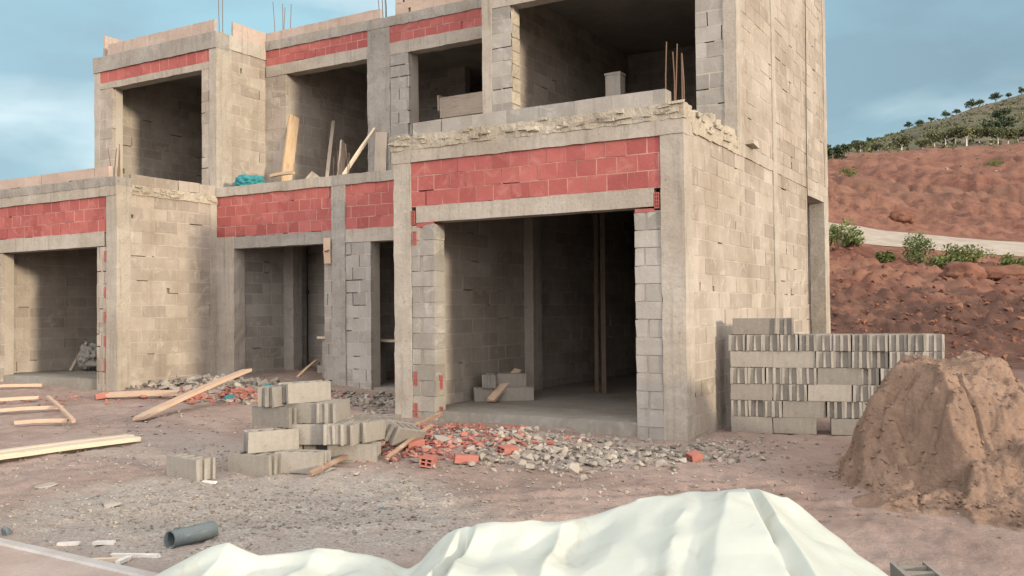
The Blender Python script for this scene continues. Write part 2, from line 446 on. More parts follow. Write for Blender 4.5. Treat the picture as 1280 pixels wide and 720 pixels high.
def brickpanel(house, x0, x1, y, z0, z1, L=.27, H=.2, **kw):
    return wall(house, (x0, y, 0), XP, YN, x1-x0, z0, z1, (), RM, 'brick_panel', L=L, H=H, j=.012, crack=.045, thick=.15, jit=.005, rec=.003, holes=0, **kw)
def rebars(house, pts, z0, z1, lean=.05):
    for x, y in pts:
        mb = MB(); a, b = rnd(-lean, lean), rnd(-lean, lean); h = z1+rnd(-.1, .1)
        mb.tube([(x, y, z0), (x+a*.3+rnd(-.01, .01), y+b*.3, (z0+h)/2), (x+a, y+b, h)], [.008]*3, 5)
        mb.build('rebar', M['iron'], house)
def ledge(house, x0, x1, y0, y1, z0, z1, side='front', name='ledge'):
    """raw concrete edge with ragged lips of squeezed mortar"""
    mb = MB(); mb.rough(x0, x1, y0, y1, z0, z1, .016, .05, 7.)
    ln = (x1-x0) if side == 'front' else (y1-y0)
    for i in range(int(ln*12)):
        u = rnd(0, ln); zz = random.choice((lerp(z0, z1, .45), z1-.02, lerp(z0, z1, .5)))+rnd(-.025, .025); s = rnd(.015, .05)
        p = Vector((x0+u, y0-rnd(-.01, .012), zz)) if side == 'front' else Vector((x1+rnd(-.01, .012), y0+u, zz))
        sx, sy = (s*rnd(1, 2.4), s*.5) if side == 'front' else (s*.5, s*rnd(1, 2.4))
        mb.box(p.x-sx, p.x+sx, p.y-sy, p.y+sy, p.z-s*.45, p.z+s*.45, rnd(.1, 1), 0, s*.35)
    return mb.build(name, M['rough'], house)

# --- house A, ground storey, garage bay (front plane y = 0)
col(A, -4.22, -3.93, -.012, .30, -.3, 3.60)
col(A, -.28, .012, -.012, .27, -.3, 3.60)
def pierA1(mb):
    for c in range(13):
        za = -.03+c*.213; zb = za+.205
        if zb > 2.76: break
        tone = rnd(.2, .8)
        if c % 2: 
            mb.box(-3.92, -3.55, .003, .25, za, zb, tone, 0, .004)
        else:
            mb.box(-3.92, -3.80, .004, .25, za, zb, tone, 0, .004); mb.box(-3.73, -3.54, .0, .25, za, zb, rnd(.2, .9), 0, .004)
    mb.box(-3.91, -3.56, .02, .24, -.3, 2.72, .5, 1)
part(pierA1, 'pier', GM, A)
def pierA2(mb):
    for c in range(14):
        za = -.06+c*.213; zb = za+.203
        if zb > 2.76: break
        if c % 2: mb.box(-.62, -.285, .0, .25, za, zb, rnd(.2, .9), 0, .005)
        else:
            w = rnd(.10, .15); mb.box(-.62, -.62+w, .004, .25, za, zb, rnd(.3, 1), 0, .006); mb.box(-.62+w+.03, -.285, .002, .25, za, zb, rnd(.2, .8), 0, .004)
            if random.random() < .6: mb.box(-.62+w-.03, -.62+w+.03, .05, .2, za, zb, .2, 1)
    mb.box(-.60, -.29, .014, .24, -.3, 2.72, .3, 1)
part(pierA2, 'pier', GM, A)
for x, y, z, N in ((-3.90, .0, .10, YN), (-3.90, .0, .53, YN), (-3.90, .0, 2.46, YN), (-3.92, -.004, 2.74, YN), (-.36, -.004, 2.74, YN), (-3.535, .10, .05, XP), (-3.535, .10, .48, XP)):
    mb = MB(); hollow_end(mb, x, y, z, N=N); mb.build('hollow_brick', M['brick'], A)
part(lambda mb: mb.box(-3.84, -3.56, .004, .24, 2.70, 2.765, .4, 0, .006), 'levelling_brick', M['brick'], A)
part(lambda mb: mb.box(-.62, -.37, .004, .24, 2.70, 2.75, .4, 0, .006), 'levelling_brick', M['brick'], A)
col(A, -3.84, -.37, -.006, .25, 2.765, 2.985, name='lintel', amp=.006, step=.2)
brickpanel(A, -3.93, -.28, .006, 2.985, 3.605)
col(A, -4.24, .016, -.022, .30, 3.602, 3.78, name='beam', amp=.010)
ledge(A, -4.25, .02, -.03, .28, 3.778, 3.965)
part(lambda mb: courses(mb, (-3.93, .06, 0), XP, YN, 3.70, 3.965, 4.165, thick=.2, crack=.12), 'parapet', GM, A)
# side wall of house A, both storeys (plane x = 0), with the tall doorway at its far end
col(A, -.25, .014, 4.10, 4.38, -.3, 3.66)
col(A, -.26, .016, 7.86, 8.25, -.3, 3.66)
wall(A, (0, .27, 0), YP, XP, 3.83, -.17, 3.66, crack=.045)
wall(A, (0, 4.38, 0), YP, XP, 2.10, -.17, 3.66, crack=.045)
col(A, -.25, .010, 6.48, 7.86, 3.54, 3.66, name='lintel')
ledge(A, -.25, .02, .28, 2.25, 3.66, 3.90, 'side')
part(lambda mb: mb.rough(-.25, .012, 2.25, 8.25, 3.662, 3.84, .012, .12), 'beam', [M['conc']], A)
def lip(mb):
    y = .3
    while y < 2.15:
        w = rnd(.14, .34); h = rnd(.03, .14) if y > .9 else rnd(.0, .06)
        mb.box(-.22, -.01, y, min(y+w-.012, 2.16), 3.89, 3.91+h, rnd(.3, 1), 0, .02); y += w
part(lip, 'broken_lip', [M['rough']], A)
col(A, -.17, .012, 2.19, 2.45, 3.84, 7.6)
col(A, -.25, .014, 4.10, 4.32, 3.84, 7.6)
col(A, -.26, .016, 8.00, 8.25, 3.84, 7.6)
wall(A, (0, 2.45, 0), YP, XP, 1.65, 3.84, 7.6, crack=.045)
wall(A, (0, 4.32, 0), YP, XP, 3.68, 3.84, 7.6, crack=.045)
# upper front wall of house A (plane y = 2.2)
col(A, -4.11, -3.93, 2.19, 2.45, 3.95, 7.15)
wall(A, (-3.93, 2.2, 0), XP, YN, .36, 3.95, 6.36, mats=GM, name='pier', L=.36, H=.213, crack=.15, thick=.24)
part(lambda mb: [mb.box(-3.572, -3.556, 2.215, 2.44, 3.95+k*.213, 3.95+k*.213+.19, rnd(.2, 1), 0, .006) for k in range(11)], 'pier_reveal', [M['rough']], A)
wall(A, (-.57, 2.2, 0), XP, YN, .40, 3.95, 6.36, mats=GM, name='pier', L=.40, H=.213, crack=.15, thick=.24)
col(A, -3.93, -.17, 2.192, 2.44, 6.36, 6.52, name='lintel', amp=.006)
brickpanel(A, -3.93, -.17, 2.205, 6.52, 6.86)
col(A, -4.12, -.17, 2.185, 2.45, 6.86, 7.15, name='beam')
part(lambda mb: courses(mb, (-4.1, 2.2, 0), XP, YN, 4.0, 7.15, 7.58, thick=.2), 'parapet', [M['palebrick'], M['mortar']], A)
# recess of house A (ground front y = 2.2, upper front y = 3.5)
col(A, -7.28, -6.97, 2.18, 2.46, -.2, 3.80, [M['concg']], amp=.016)
wall(A, (-6.97, 2.2, 0), XP, YN, .55, .1, 2.75, mats=GM, name='pier', L=.30, crack=.2, thick=.25)
col(A, -6.97, -4.22, 2.194, 2.44, 2.755, 2.985, name='lintel')
brickpanel(A, -6.97, -4.22, 2.206, 2.985, 3.78)
col(A, -7.28, -4.22, 2.17, 2.46, 3.778, 3.955, [M['concg']], name='beam', amp=.014)
col(A, -4.6, -4.23, 2.21, 2.44, .1, 2.755)
col(A, -7.51, -6.97, 3.49, 3.78, 3.95, 6.99, [M['concg']], amp=.02, label='column darkly stained by spilled cement')
wall(A, (-6.965, 3.5, 0), XP, YN, .43, 3.95, 6.37, mats=GM, name='pier', L=.42, crack=.2, thick=.3)
col(A, -6.97, -4.11, 3.492, 3.74, 6.375, 6.60, name='lintel')
brickpanel(A, -6.97, -4.11, 3.505, 6.60, 6.92)
col(A, -7.5, -4.11, 3.485, 3.75, 6.92, 7.11, [M['concg']], name='beam')
part(lambda mb: courses(mb, (-6.85, 3.52, 0), XP, YN, 2.74, 7.11, 7.52, thick=.2, L=.3), 'parapet', [M['palebrick'], M['mortar']], A)
# inside of house A
wall(A, (-3.95, .30, 0), YP, XP, 7.7, .1, 3.6, thick=.25, crack=.05)
col(A, -3.95, -3.78, 3.20, 3.50, .1, 3.6)
wall(A, (-3.9, 7.9, 0), XP, YN, 3.65, .1, 3.6, mats=GM)
part(lambda mb: mb.box(-1.5, -.26, 4.8, 5.0, .1, 3.6), 'partition_wall', [M['gblock']], A)  # added with the next wall to keep doorway light out of the garage
part(lambda mb: mb.box(-1.7, -1.5, 4.8, 7.9, .1, 3.6), 'partition_wall', [M['gblock']], A)  # added side of the same screen against doorway light
part(lambda mb: mb.rough(-3.94, -.29, .05, 7.95, -.4, .19, .010, .22), 'floor_slab', [M['floor']], A)
part(lambda mb: mb.box(-3.94, -.256, .26, 8.2, 3.61, 3.93), 'upper_floor_slab', [M['slab']], A)
part(lambda mb: mb.box(-7.2, -4.23, 2.47, 8.2, 3.61, 3.93), 'upper_floor_slab', [M['slab']], A)
part(lambda mb: mb.box(-4.10, -.27, 2.46, 8.2, 6.88, 7.06), 'roof_slab', [M['slab']], A)
part(lambda mb: mb.box(-7.2, -4.12, 3.76, 8.2, 6.90, 7.06), 'roof_slab', [M['slab']], A)
wall(A, (-3.86, 2.45, 0), YP, XP, 5.5, 3.94, 6.87, thick=.24, crack=.05)
wall(A, (-7.0, 7.6, 0), XP, YN, 6.7, 3.94, 6.87, mats=GM, crack=.03)
part(lambda mb: mb.rough(-7.15, -4.23, 2.25, 5.2, -.4, .24, .012, .25), 'floor_slab', [M['floor']], A)
wall(A, (-7.05, 5.0, 0), XP, YN, 2.8, .2, 3.6, mats=GM)
wall(A, (-7.18, 2.46, 0), YP, XP, 2.55, .2, 3.6, mats=GM)
part(lambda mb: mb.box(-.9, -.26, 7.87, 8.1, -.1, 3.55), 'partition_wall', [M['block']], A)
part(lambda mb: mb.box(-4.2, -.27, 8.2, 8.4, -.2, 7.4), 'rear_wall', [M['block']], A)
part(lambda mb: mb.box(-7.2, -4.21, 8.2, 8.4, -.2, 7.0), 'rear_wall', [M['block']], A)

# --- house B, garage bay
col(B, -10.47, -10.19, -.012, .27, -.2, 3.60)
wall(B, (-10.74, .0, 0), XP, YN, .27, .1, 2.72, mats=BM, name='pier', L=.135, crack=.3, thick=.25)
for z in (.55, .98, 1.40, 1.83, 2.46):
    mb = MB(); hollow_end(mb, -10.53, -.004, z, .045); mb.build('hollow_brick', M['brick'], B)
wall(B, (-13.93, .0, 0), XP, YN, .32, .1, 2.72, mats=BM, name='pier', L=.32, crack=.1, thick=.25)
col(B, -14.4, -13.93, -.012, .3, -.2, 3.6)
col(B, -14.0, -10.55, -.006, .25, 2.735, 2.985, name='lintel', amp=.006, step=.2)
brickpanel(B, -13.93, -10.47, .006, 2.985, 3.605)
col(B, -14.42, -10.19, -.022, .3, 3.602, 3.78, name='beam')
col(B, -14.42, -10.19, -.03, .28, 3.778, 3.93, [M['concg']], name='beam', amp=.016)
part(lambda mb: courses(mb, (-14.4, .02, 0), XP, YN, 3.95, 3.935, 4.13, thick=.2, crack=.1), 'parapet', [M['palebrick'], M['mortar']], B)
col(B, -10.45, -10.182, 2.04, 2.2, -.2, 3.64)
wall(B, (-10.2, .27, 0), YP, XP, 1.78, -.05, 3.64, thick=.24, crack=.05)
ledge(B, -10.45, -10.18, .29, 2.35, 3.64, 3.80, 'side')
part(lambda mb: courses(mb, (-10.21, .3, 0), YP, XP, 2.05, 3.80, 4.0, thick=.22, crack=.1, jit=.012), 'parapet', BM, B)
rebars(B, [(-10.5, .12), (-10.40, .1), (-10.33, .16), (-10.27, .08), (-10.42, .2)], 3.9, 4.42)
# recess of house B
col(B, -10.2, -9.72, 2.19, 2.47, -.2, 3.0, amp=.012)
col(B, -9.72, -7.28, 2.194, 2.44, 2.765, 2.985, [M['concg']], name='lintel', amp=.008)
part(lambda mb: mb.box(-10.18, -7.28, 2.2, 2.3, 2.2, 2.3), 'x', GM, B) if False else None
brickpanel(B, -10.2, -7.28, 2.206, 2.99, 3.78)
col(B, -10.2, -7.28, 2.17, 2.46, 3.778, 3.955, [M['conc']], name='beam', amp=.014)
wall(B, (-7.48, 2.21, 0), XP, YN, .2, .1, 2.76, mats=GM, name='pier', L=.2, crack=.2, thick=.24)
wall(B, (-9.76, 2.47, 0), YP, XP, 1.75, .2, 3.6, mats=GM)
col(B, -9.76, -9.5, 3.55, 3.8, .2, 3.6, [M['concg']])
wall(B, (-9.8, 4.3, 0), XP, YN, 2.55, .2, 3.6, mats=GM)
part(lambda mb: mb.box(-7.30, -7.2, 2.45, 4.4, .2, 3.6), 'partition_wall', [M['gblock']], B)
part(lambda mb: mb.rough(-9.75, -7.3, 2.25, 4.4, -.4, .30, .012, .25), 'floor_slab', [M['floor']], B)
part(lambda mb: mb.box(-10.19, -7.21, 2.47, 8.2, 3.61, 3.93), 'upper_floor_slab', [M['slab']], B)
part(lambda mb: mb.box(-13.9, -10.46, .3, 8.2, 3.61, 3.93), 'upper_floor_slab', [M['slab']], B)
wall(B, (-13.92, .27, 0), YP, XP, 4.7, .2, 3.6, thick=.25)
wall(B, (-13.9, 5.0, 0), XP, YN, 3.5, .2, 3.6, mats=GM)
part(lambda mb: mb.box(-10.46, -10.25, 2.2, 5.0, .2, 3.6), 'partition_wall', [M['gblock']], B)
part(lambda mb: mb.rough(-13.92, -10.72, .05, 5.0, -.4, .40, .012, .25), 'floor_slab', [M['floor']], B)
# upper storey of house B
col(B, -10.38, -10.185, 2.19, 2.58, 3.95, 6.74)
wall(B, (-10.6, 2.2, 0), XP, YN, .22, 3.93, 6.32, mats=BM, name='pier', L=.22, crack=.2, thick=.24)
wall(B, (-13.72, 2.2, 0), XP, YN, .42, 3.93, 6.32, mats=BM, name='pier', L=.42, crack=.1, thick=.24)
col(B, -13.9, -13.72, 2.19, 2.45, 3.93, 6.74)
col(B, -13.72, -10.38, 2.194, 2.44, 6.32, 6.45, name='lintel')
brickpanel(B, -13.72, -10.38, 2.206, 6.45, 6.70, H=.25)
col(B, -13.92, -10.18, 2.17, 2.5, 6.70, 7.02, [M['concg']], name='beam', amp=.012)
wall(B, (-10.2, 2.58, 0), YP, XP, .95, 3.95, 6.74, thick=.24, crack=.045)
col(B, -10.44, -10.178, 2.505, 3.5, 6.74, 7.02, name='beam', amp=.012)
for x0, x1, y0, y1, z0, z1 in ((-13.5, -10.26, 2.22, 2.27, 7.02, 7.27), (-10.23, -10.18, 2.62, 3.5, 7.02, 7.31), (-13.75, -13.70, 2.3, 4.6, 7.0, 7.52), (-13.7, -12.5, 4.5, 4.55, 7.0, 7.5)):
    mb = MB(); mb.rough(x0, x1, y0, y1, z0, z1, .008, .12); o = mb.build('formwork_board', M['formboard'], B)
wall(B, (-10.2, 3.5, 0), XP, YN, .58, 3.95, 6.38, mats=BM, name='pier', L=.4, crack=.15, thick=.26)
col(B, -10.17, -7.5, 3.492, 3.74, 6.385, 6.61, name='lintel')
brickpanel(B, -10.18, -7.5, 3.505, 6.61, 6.93)
col(B, -10.18, -7.5, 3.48, 3.75, 6.93, 7.12, [M['concg']], name='beam', amp=.016)
mb = MB(); mb.rough(-10.17, -7.2, 3.5, 3.56, 7.12, 7.30, .010, .12); mb.build('formwork_board', M['formboard'], B)
wall(B, (-13.66, 2.45, 0), YP, XP, 4.6, 3.94, 6.90, thick=.24)
wall(B, (-13.6, 6.6, 0), XP, YN, 6.3, 3.94, 6.93, mats=GM, crack=.03)
col(B, -12.9, -12.62, 5.2, 5.5, 3.94, 6.88, [M['concg']])
wall(B, (-9.62, 3.76, 0), YP, XP, 2.9, 3.94, 6.9, thick=.24, crack=.04)
part(lambda mb: mb.box(-13.9, -10.22, 2.3, 8.2, 6.86, 6.99), 'roof_slab', [M['slab']], B)
part(lambda mb: mb.box(-10.19, -7.21, 3.76, 8.2, 6.91, 7.05), 'roof_slab', [M['slab']], B)
part(lambda mb: mb.box(-13.9, -7.21, 8.2, 8.4, -.2, 7.0), 'rear_wall', [M['block']], B)
rebars(A, [(-7.3, 3.6), (-7.22, 3.62), (-7.14, 3.6), (-7.2, 3.7)], 7.0, 7.75)
rebars(B, [(-10.0, 3.58), (-9.9, 3.7), (-9.78, 3.6), (-9.7, 3.7)], 7.0, 7.9)
rebars(B, [(-10.27, 2.35), (-10.23, 2.4)], 7.0, 7.9, .02)
rebars(A, [(-7.3, 2.4), (-7.22, 2.3), (-7.13, 2.3), (-7.06, 2.4), (-6.99, 2.3), (-7.36, 2.34)], 3.9, 4.42)
rebars(A, [(-.24, .1), (-.17, .2), (-.12, .1), (-.07, .2), (-.02, .12)], 3.93, 4.66, .03)

# ------------------------------------------------------------------ boards
def board(name, p0, p1, w, t, mat, label, cat='plank', roll=0., warp=.01, group=None):
    p0, p1 = Vector(p0), Vector(p1); L = (p1-p0).length; ex = (p1-p0).normalized()
    ref = Vector((0, 0, 1)) if abs(ex.z) < .8 else -HF
    ey = ref.cross(ex).normalized(); ez = ex.cross(ey)
    q = Matrix.Rotation(roll, 3, ex); ey, ez = q @ ey, q @ ez
    mb = MB(); n = max(3, int(L/.25)); vs = []
    sd = rnd(0, 50)
    for i in range(n+1):
        x = L*i/n; b = warp*math.sin(math.pi*i/n)+.006*noise.noise((sd, x*2, 0))
        ww = w*(1+.05*noise.noise((sd+9, x*3, 0)))
        for dy, dz in ((-1, 0), (1, 0), (1, 1), (-1, 1)):
            vs.append(Vector((x+(rnd(-.012, .012) if i in (0, n) else 0), dy*ww/2+.4*b, (dz-.5)*t+b)))
    fs = [(0, 1, 2, 3)]+[(i*4+k, (i+1)*4+k, (i+1)*4+(k+1) % 4, i*4+(k+1) % 4) for i in range(n) for k in range(4)]+[(n*4+3, n*4+2, n*4+1, n*4)]
    fs = [f[::-1] for f in fs]
    mb.add(vs, fs); o = mb.build(name, mat)
    bm = bmesh.new(); bm.from_mesh(o.data); bmesh.ops.recalc_face_normals(bm, faces=bm.faces); bm.to_mesh(o.data); bm.free()
    o.matrix_world = Matrix(((ex.x, ey.x, ez.x, p0.x), (ex.y, ey.y, ez.y, p0.y), (ex.z, ey.z, ez.z, p0.z), (0, 0, 0, 1)))
    return tag(o, label, cat, group)
def gp(px, py, lift=0.):      # point on the terrain under a pixel
    z = 0.
    for _ in range(5):
        p = at(px, py, z); z = gz(p.x, p.y)
    return Vector((p.x, p.y, z+lift))
G1 = 'timber boards lying on the ground'
p0, p1 = gp(0, 578, .05), gp(170, 553, .05); e = (p0-p1).normalized()
board('plank', p1, p1+e*3.2, .22, .05, M['woodpale'], 'pale wide plank on the gravel at far left, near edge of the pair', 'plank', 0, .02, G1)
q = Vector((-.215, .05, .0)); board('plank', p1+q-e*.02, p1+e*3.3+q, .20, .05, M['woodpale'], 'pale wide plank on the gravel at far left, rear one of the pair', 'plank', .05, .02, G1)
board('plank', gp(173, 527, .05), at(309, 463, .62), .20, .045, M['woodpink'], 'long tan plank sloping up from the dirt onto the debris heap', 'plank', -.1, .02, G1)
board('plank', gp(126, 500, .05), at(224, 491, gp(126, 500).z+.10), .12, .06, M['woodpink'], 'short pinkish plank lying along the foot of the sunlit side wall', 'plank', .2, .01, G1)
for i, (a, b, lb) in enumerate((((-30, 493), (52, 492), 'thin pinkish batten farthest back among the battens before the left garage'), ((-30, 508), (48, 504), 'thin tan batten in front of the farthest one at far left'),
                           ((-25, 520), (78, 517), 'thin batten at far left with a crosspiece at its right end'), ((20, 533), (86, 531), 'nearest thin batten at far left, just behind the pale planks'))):
    pa, pb = gp(*a, .06), gp(*b, .06); board('batten', pa, pb, .06, .05, M['woodpink'], lb, 'batten', 0, .01, 'thin battens on the ground at far left')
board('batten', gp(60, 505, .11), gp(92, 536, .10), .05, .04, M['woodpink'], 'short crosswise batten lying over the thin battens at far left', 'batten', 0, .01, 'thin battens on the ground at far left')
board('stick', gp(388, 597, .03), gp(470, 566, .10), .045, .03, M['woodbrown'], 'splintered brown stick leaning over broken slabs beside the block heap', 'stick', .3)
board('stick', gp(462, 574, .10), gp(552, 533, .16), .045, .035, M['woodbrown'], 'long brown stick running up the red rubble toward the left pier', 'stick', .2)
board('stick', gp(484, 580, .06), gp(540, 545, .12), .04, .03, M['woodbrown'], 'reddish stick lying across the red brick rubble below the longer stick', 'stick', .5)
board('stick', gp(372, 492, .2), gp(396, 476, .30), .04, .03, M['wood'], 'tan stick poking up behind the topmost blocks of the heap', 'stick', .2)
board('plank', Vector((-3.45, 1.28, .22)), Vector((-3.42, 2.05, .62)), .12, .05, M['woodpink'], 'plank leaning on the grey blocks just inside the big garage', 'plank', .2)
# planks on the upper terrace
board('plank', (-9.42, 3.25, 3.98), (-9.60, 3.70, 5.55), .24, .05, M['wood'], 'broad tan plank leaning in the left corner of upper recess', 'plank', .9)
board('batten', (-9.55, 3.0, 4.24), (-8.95, 3.0, 4.26), .08, .06, M['wood'], 'short crosswise batten nailed low across the broad leaning plank', 'batten', .0)
board('stick', (-8.4, 3.3, 3.97), (-9.25, 4.5, 5.55), .06, .05, M['woodgrey'], 'thin grey stick leaning left in dark upper recess beside the broad plank', 'stick', .4)
board('plank', (-8.15, 3.4, 3.97), (-8.55, 4.0, 4.95), .18, .04, M['woodgrey'], 'dim grey plank leaning behind the thin stick in upper recess', 'plank', 1.2)
board('stick', (-7.42, 2.62, 3.97), (-7.28, 3.42, 5.0), .055, .05, M['woodpale'], 'pale stick leaning right against the stained column upstairs', 'stick', .3)
board('plank', (-7.12, 3.36, 3.97), (-7.12, 3.42, 4.92), .22, .035, M['woodgrey'], 'pale grey board standing upright against the stained column upstairs', 'plank', 0)
board('plank', (-8.75, 3.1, 3.97), (-8.85, 3.5, 4.28), .18, .04, M['woodgrey'], 'short grey board leaning low at the foot of the broad plank', 'plank', .8)
board('prop', (-2.75, 3.45, .19), (-2.75, 3.5, 3.6), .06, .06, M['bark'], 'left of the two close wooden props in the big garage', 'prop', 0)
board('prop', (-2.55, 3.30, .19), (-2.55, 3.32, 3.6), .07, .07, M['bark'], 'right of the two close wooden props in the big garage', 'prop', 0)
# wooden trough upstairs
t = thing('mortar_trough', 'wooden box trough raised on legs behind the block parapet upstairs', 'trough', (-5.4, 4.6, 3.94)); t['_o'] = (-5.4, 4.6, 3.94)
for nm, b in (('base_board', (-6.3, -4.5, 4.2, 5.0, 5.20, 5.23)), ('side_board', (-6.3, -4.5, 4.16, 4.20, 5.22, 5.62)), ('side_board', (-6.3, -4.5, 5.0, 5.04, 5.22, 5.62)), ('end_board', (-6.34, -6.3, 4.14, 5.06, 5.36, 5.66))):
    mb = MB(); mb.box(*b, jit=.01); mb.build(nm, M['woodgrey'], t)
for x, y in ((-6.1, 4.3), (-6.1, 4.9), (-4.7, 4.3), (-4.7, 4.9)):
    mb = MB(); mb.box(x-.04, x+.04, y-.04, y+.04, 3.94, 5.2, jit=.004); mb.build('leg', M['woodgrey'], t)
mb = MB(); mb.rough(-6.88, -6.82, 4.15, 4.21, 3.94, 5.75, .004, .2); tag(mb.build('post', M['woodgrey']), 'slim pale post standing in the dark opening beside the upstairs pier', 'post')

# ------------------------------------------------------------------ hollow blocks
def block_mesh(seed, broken=False):
    random.seed(seed); mb = MB(); W, L, H, w = .2, .5, .2, .030
    j = .005
    for s in (-1, 1):
        y0, y1 = (-W/2, -W/2+w) if s < 0 else (W/2-w, W/2)
        mb.box(-L/2, L/2, y0, y1, 0, H, .5, 0, j)
    for k, x in enumerate((-L/2+.056, -.07, .07, L/2-.056)):
        mb.box(x-.02, x+.02, -W/2+w-.004, W/2-w+.004, .001, H-.002, .5, 0, j*.5)
    for sx in (-1, 1): mb.box(min(sx*(L/2-.004), sx*(L/2-.07)), max(sx*(L/2-.004), sx*(L/2-.07)), -.015, .015, .002, H-.004, .5, 0, j)
    mb.box(-L/2+.08, L/2-.08, -W/2+w-.003, W/2-w+.003, .002, .03, .5)
    me = mb.build('concrete_block', M['loose']); COL.objects.unlink(me); return me.data
BLK = [block_mesh(100+i) for i in range(4)]
random.seed(11)
def block(pos, rot=(0, 0, 0), label='', group=None):
    o = bpy.data.objects.new('concrete_block', random.choice(BLK)); COL.objects.link(o)
    o.location = pos; o.rotation_euler = rot
    return tag(o, label, 'concrete block', group)
# stack beside house A
SO, SA = Vector((.19, 1.06, 0)), R(14); SX = Vector((math.cos(SA), math.sin(SA), 0)); SY = Vector((-math.sin(SA), math.cos(SA), 0))
rows = ['SSGSSH', 'HHHSHHSH', 'SHHSHHHHH', 'HHHHHSHHHH', 'SSHHHHHHH', 'HHHHHHHHHHHH']
names = ['bottom course', 'second course up', 'third course up', 'fourth course up', 'fifth course up', 'sixth course up']
SG = 'concrete blocks stacked beside the house'
for c, row in enumerate(rows):
    u = rnd(0, .02); k = 0
    for ch in row:
        if ch == 'S':
            block(SO+SX*(u+.25)+SY*(.1+rnd(-.012, .012))+Vector((0, 0, c*.203)), (0, 0, SA+rnd(-.015, .015)), f'grey block showing its smooth long side, {names[c]} in the stack, {ORD[k]} from left', SG); u += .508; k += 1
        elif ch == 'H':
            block(SO+SX*(u+.10)+SY*(.25+rnd(-.04, .02))+Vector((0, 0, c*.203)), (0, 0, SA+R(90)+rnd(-.045, .045)), f'grey block showing its grooved end, {names[c]} in the stack, {ORD[k]} from left', SG); u += .206; k += 1
        else: u += .17
block(SO+SX*.30+SY*.12+Vector((0, 0, 6*.203)), (0, 0, SA), 'single grey block lying lengthwise on top of the stack by the wall', SG)
block(SO+SX*.68+SY*.22+Vector((0, 0, 6*.203)), (0, 0, SA+R(90)), 'grooved block end right beside the lengthwise block on top of stack', SG)
# heap in front
CA = YAW; HG = 'concrete blocks heaped before the houses'
def hb(px, d, z, ang, label, rx=0., ry=0.):
    p = atd(px, d, 0); block((p.x, p.y, gz(p.x, p.y)+z), (rx, ry, CA+R(ang)), label, HG)
hb(318, 8.95, 0, -24, 'grey block at bottom left corner of the heap')
hb(377, 8.98, 0, -12, 'grey block at the bottom middle of the heap, right of the corner block')
hb(338, 9.12, .203, 30, 'block of second layer showing its grooved end at left of the heap')
hb(393, 9.30, .203, -6, 'block of second layer in the middle of the heap')
hb(346, 9.36, .406, -30, 'left block of the third layer in the heap')
hb(389, 9.36, .406, -16, 'right block of the third layer in the heap')
hb(351, 9.45, .61, 68, 'top left block of the heap turned end-on')
hb(380, 9.46, .61, 44, 'yellowish top right block of the heap')
hb(352, 9.48, .0, -30, 'block hidden in the rear bottom layer of the heap')
hb(410, 9.55, 0, 10, 'rear bottom block supporting the middle of the heap')
hb(416, 9.42, .406, 84, 'block standing end-on at right of third layer in the heap')
hb(423, 9.28, .203, 88, 'grooved block end in second layer at right of the heap')
hb(439, 9.36, .19, 80, 'second grooved block end at right of the second layer')
hb(457, 9.5, .17, 74, 'rightmost grooved block end of the second layer', 0, .06)
hb(442, 9.35, -.02, -6, 'bottom block under the grooved ends at right of the heap')
hb(471, 10.3, .12, -14, 'grey block lying apart right behind the heap near the centre column')
hb(468, 10.36, -.08, 8, 'half buried block beneath the one apart behind the heap')
hb(497, 9.9, .08, 62, 'tilted yellowish block leaning by the foot of the left garage column', .45, .2)
hb(238, 8.7, -.015, -38, 'single hollow block lying alone on the gravel at left of the heap')
p = gp(1156, 752); block((p.x, p.y, p.z-.06), (0, 0, CA+R(84)), 'hollow block half sunk in the dirt right of the white sheet', None)
# inside garage A
IG = 'concrete blocks stored inside the big garage'
block((-3.62, 1.55, .19), (0, 0, R(35)), 'lower left block of small pile inside the big garage', IG)
block((-3.30, 1.78, .19), (0, 0, R(35)), 'lower right block of small pile inside the big garage', IG)
block((-3.66, 1.60, .39), (0, 0, R(118)), 'upper left block standing end-on on small pile inside the garage', IG)
block((-3.42, 1.78, .39), (0, 0, R(30)), 'upper right block on small pile inside the big garage', IG)
block((-8.55, 3.6, .30), (0, 0, R(20)), 'lower block near rear wall inside the middle recess', 'concrete blocks inside the middle recess')
block((-8.40, 3.65, .50), (0, 0, R(25)), 'upper block near rear wall inside the middle recess', 'concrete blocks inside the middle recess')
mb = MB(); mb.box(-2.46, -2.20, 3.3, 3.5, 3.93, 5.32, .6, 0, .006); mb.box(-2.47, -2.19, 3.29, 3.51, 5.32, 5.36, .9, 0, .004); tag(mb.build('block_column', M['loose']), 'short grey pillar capped in mortar standing in the dark upstairs room', 'pillar')

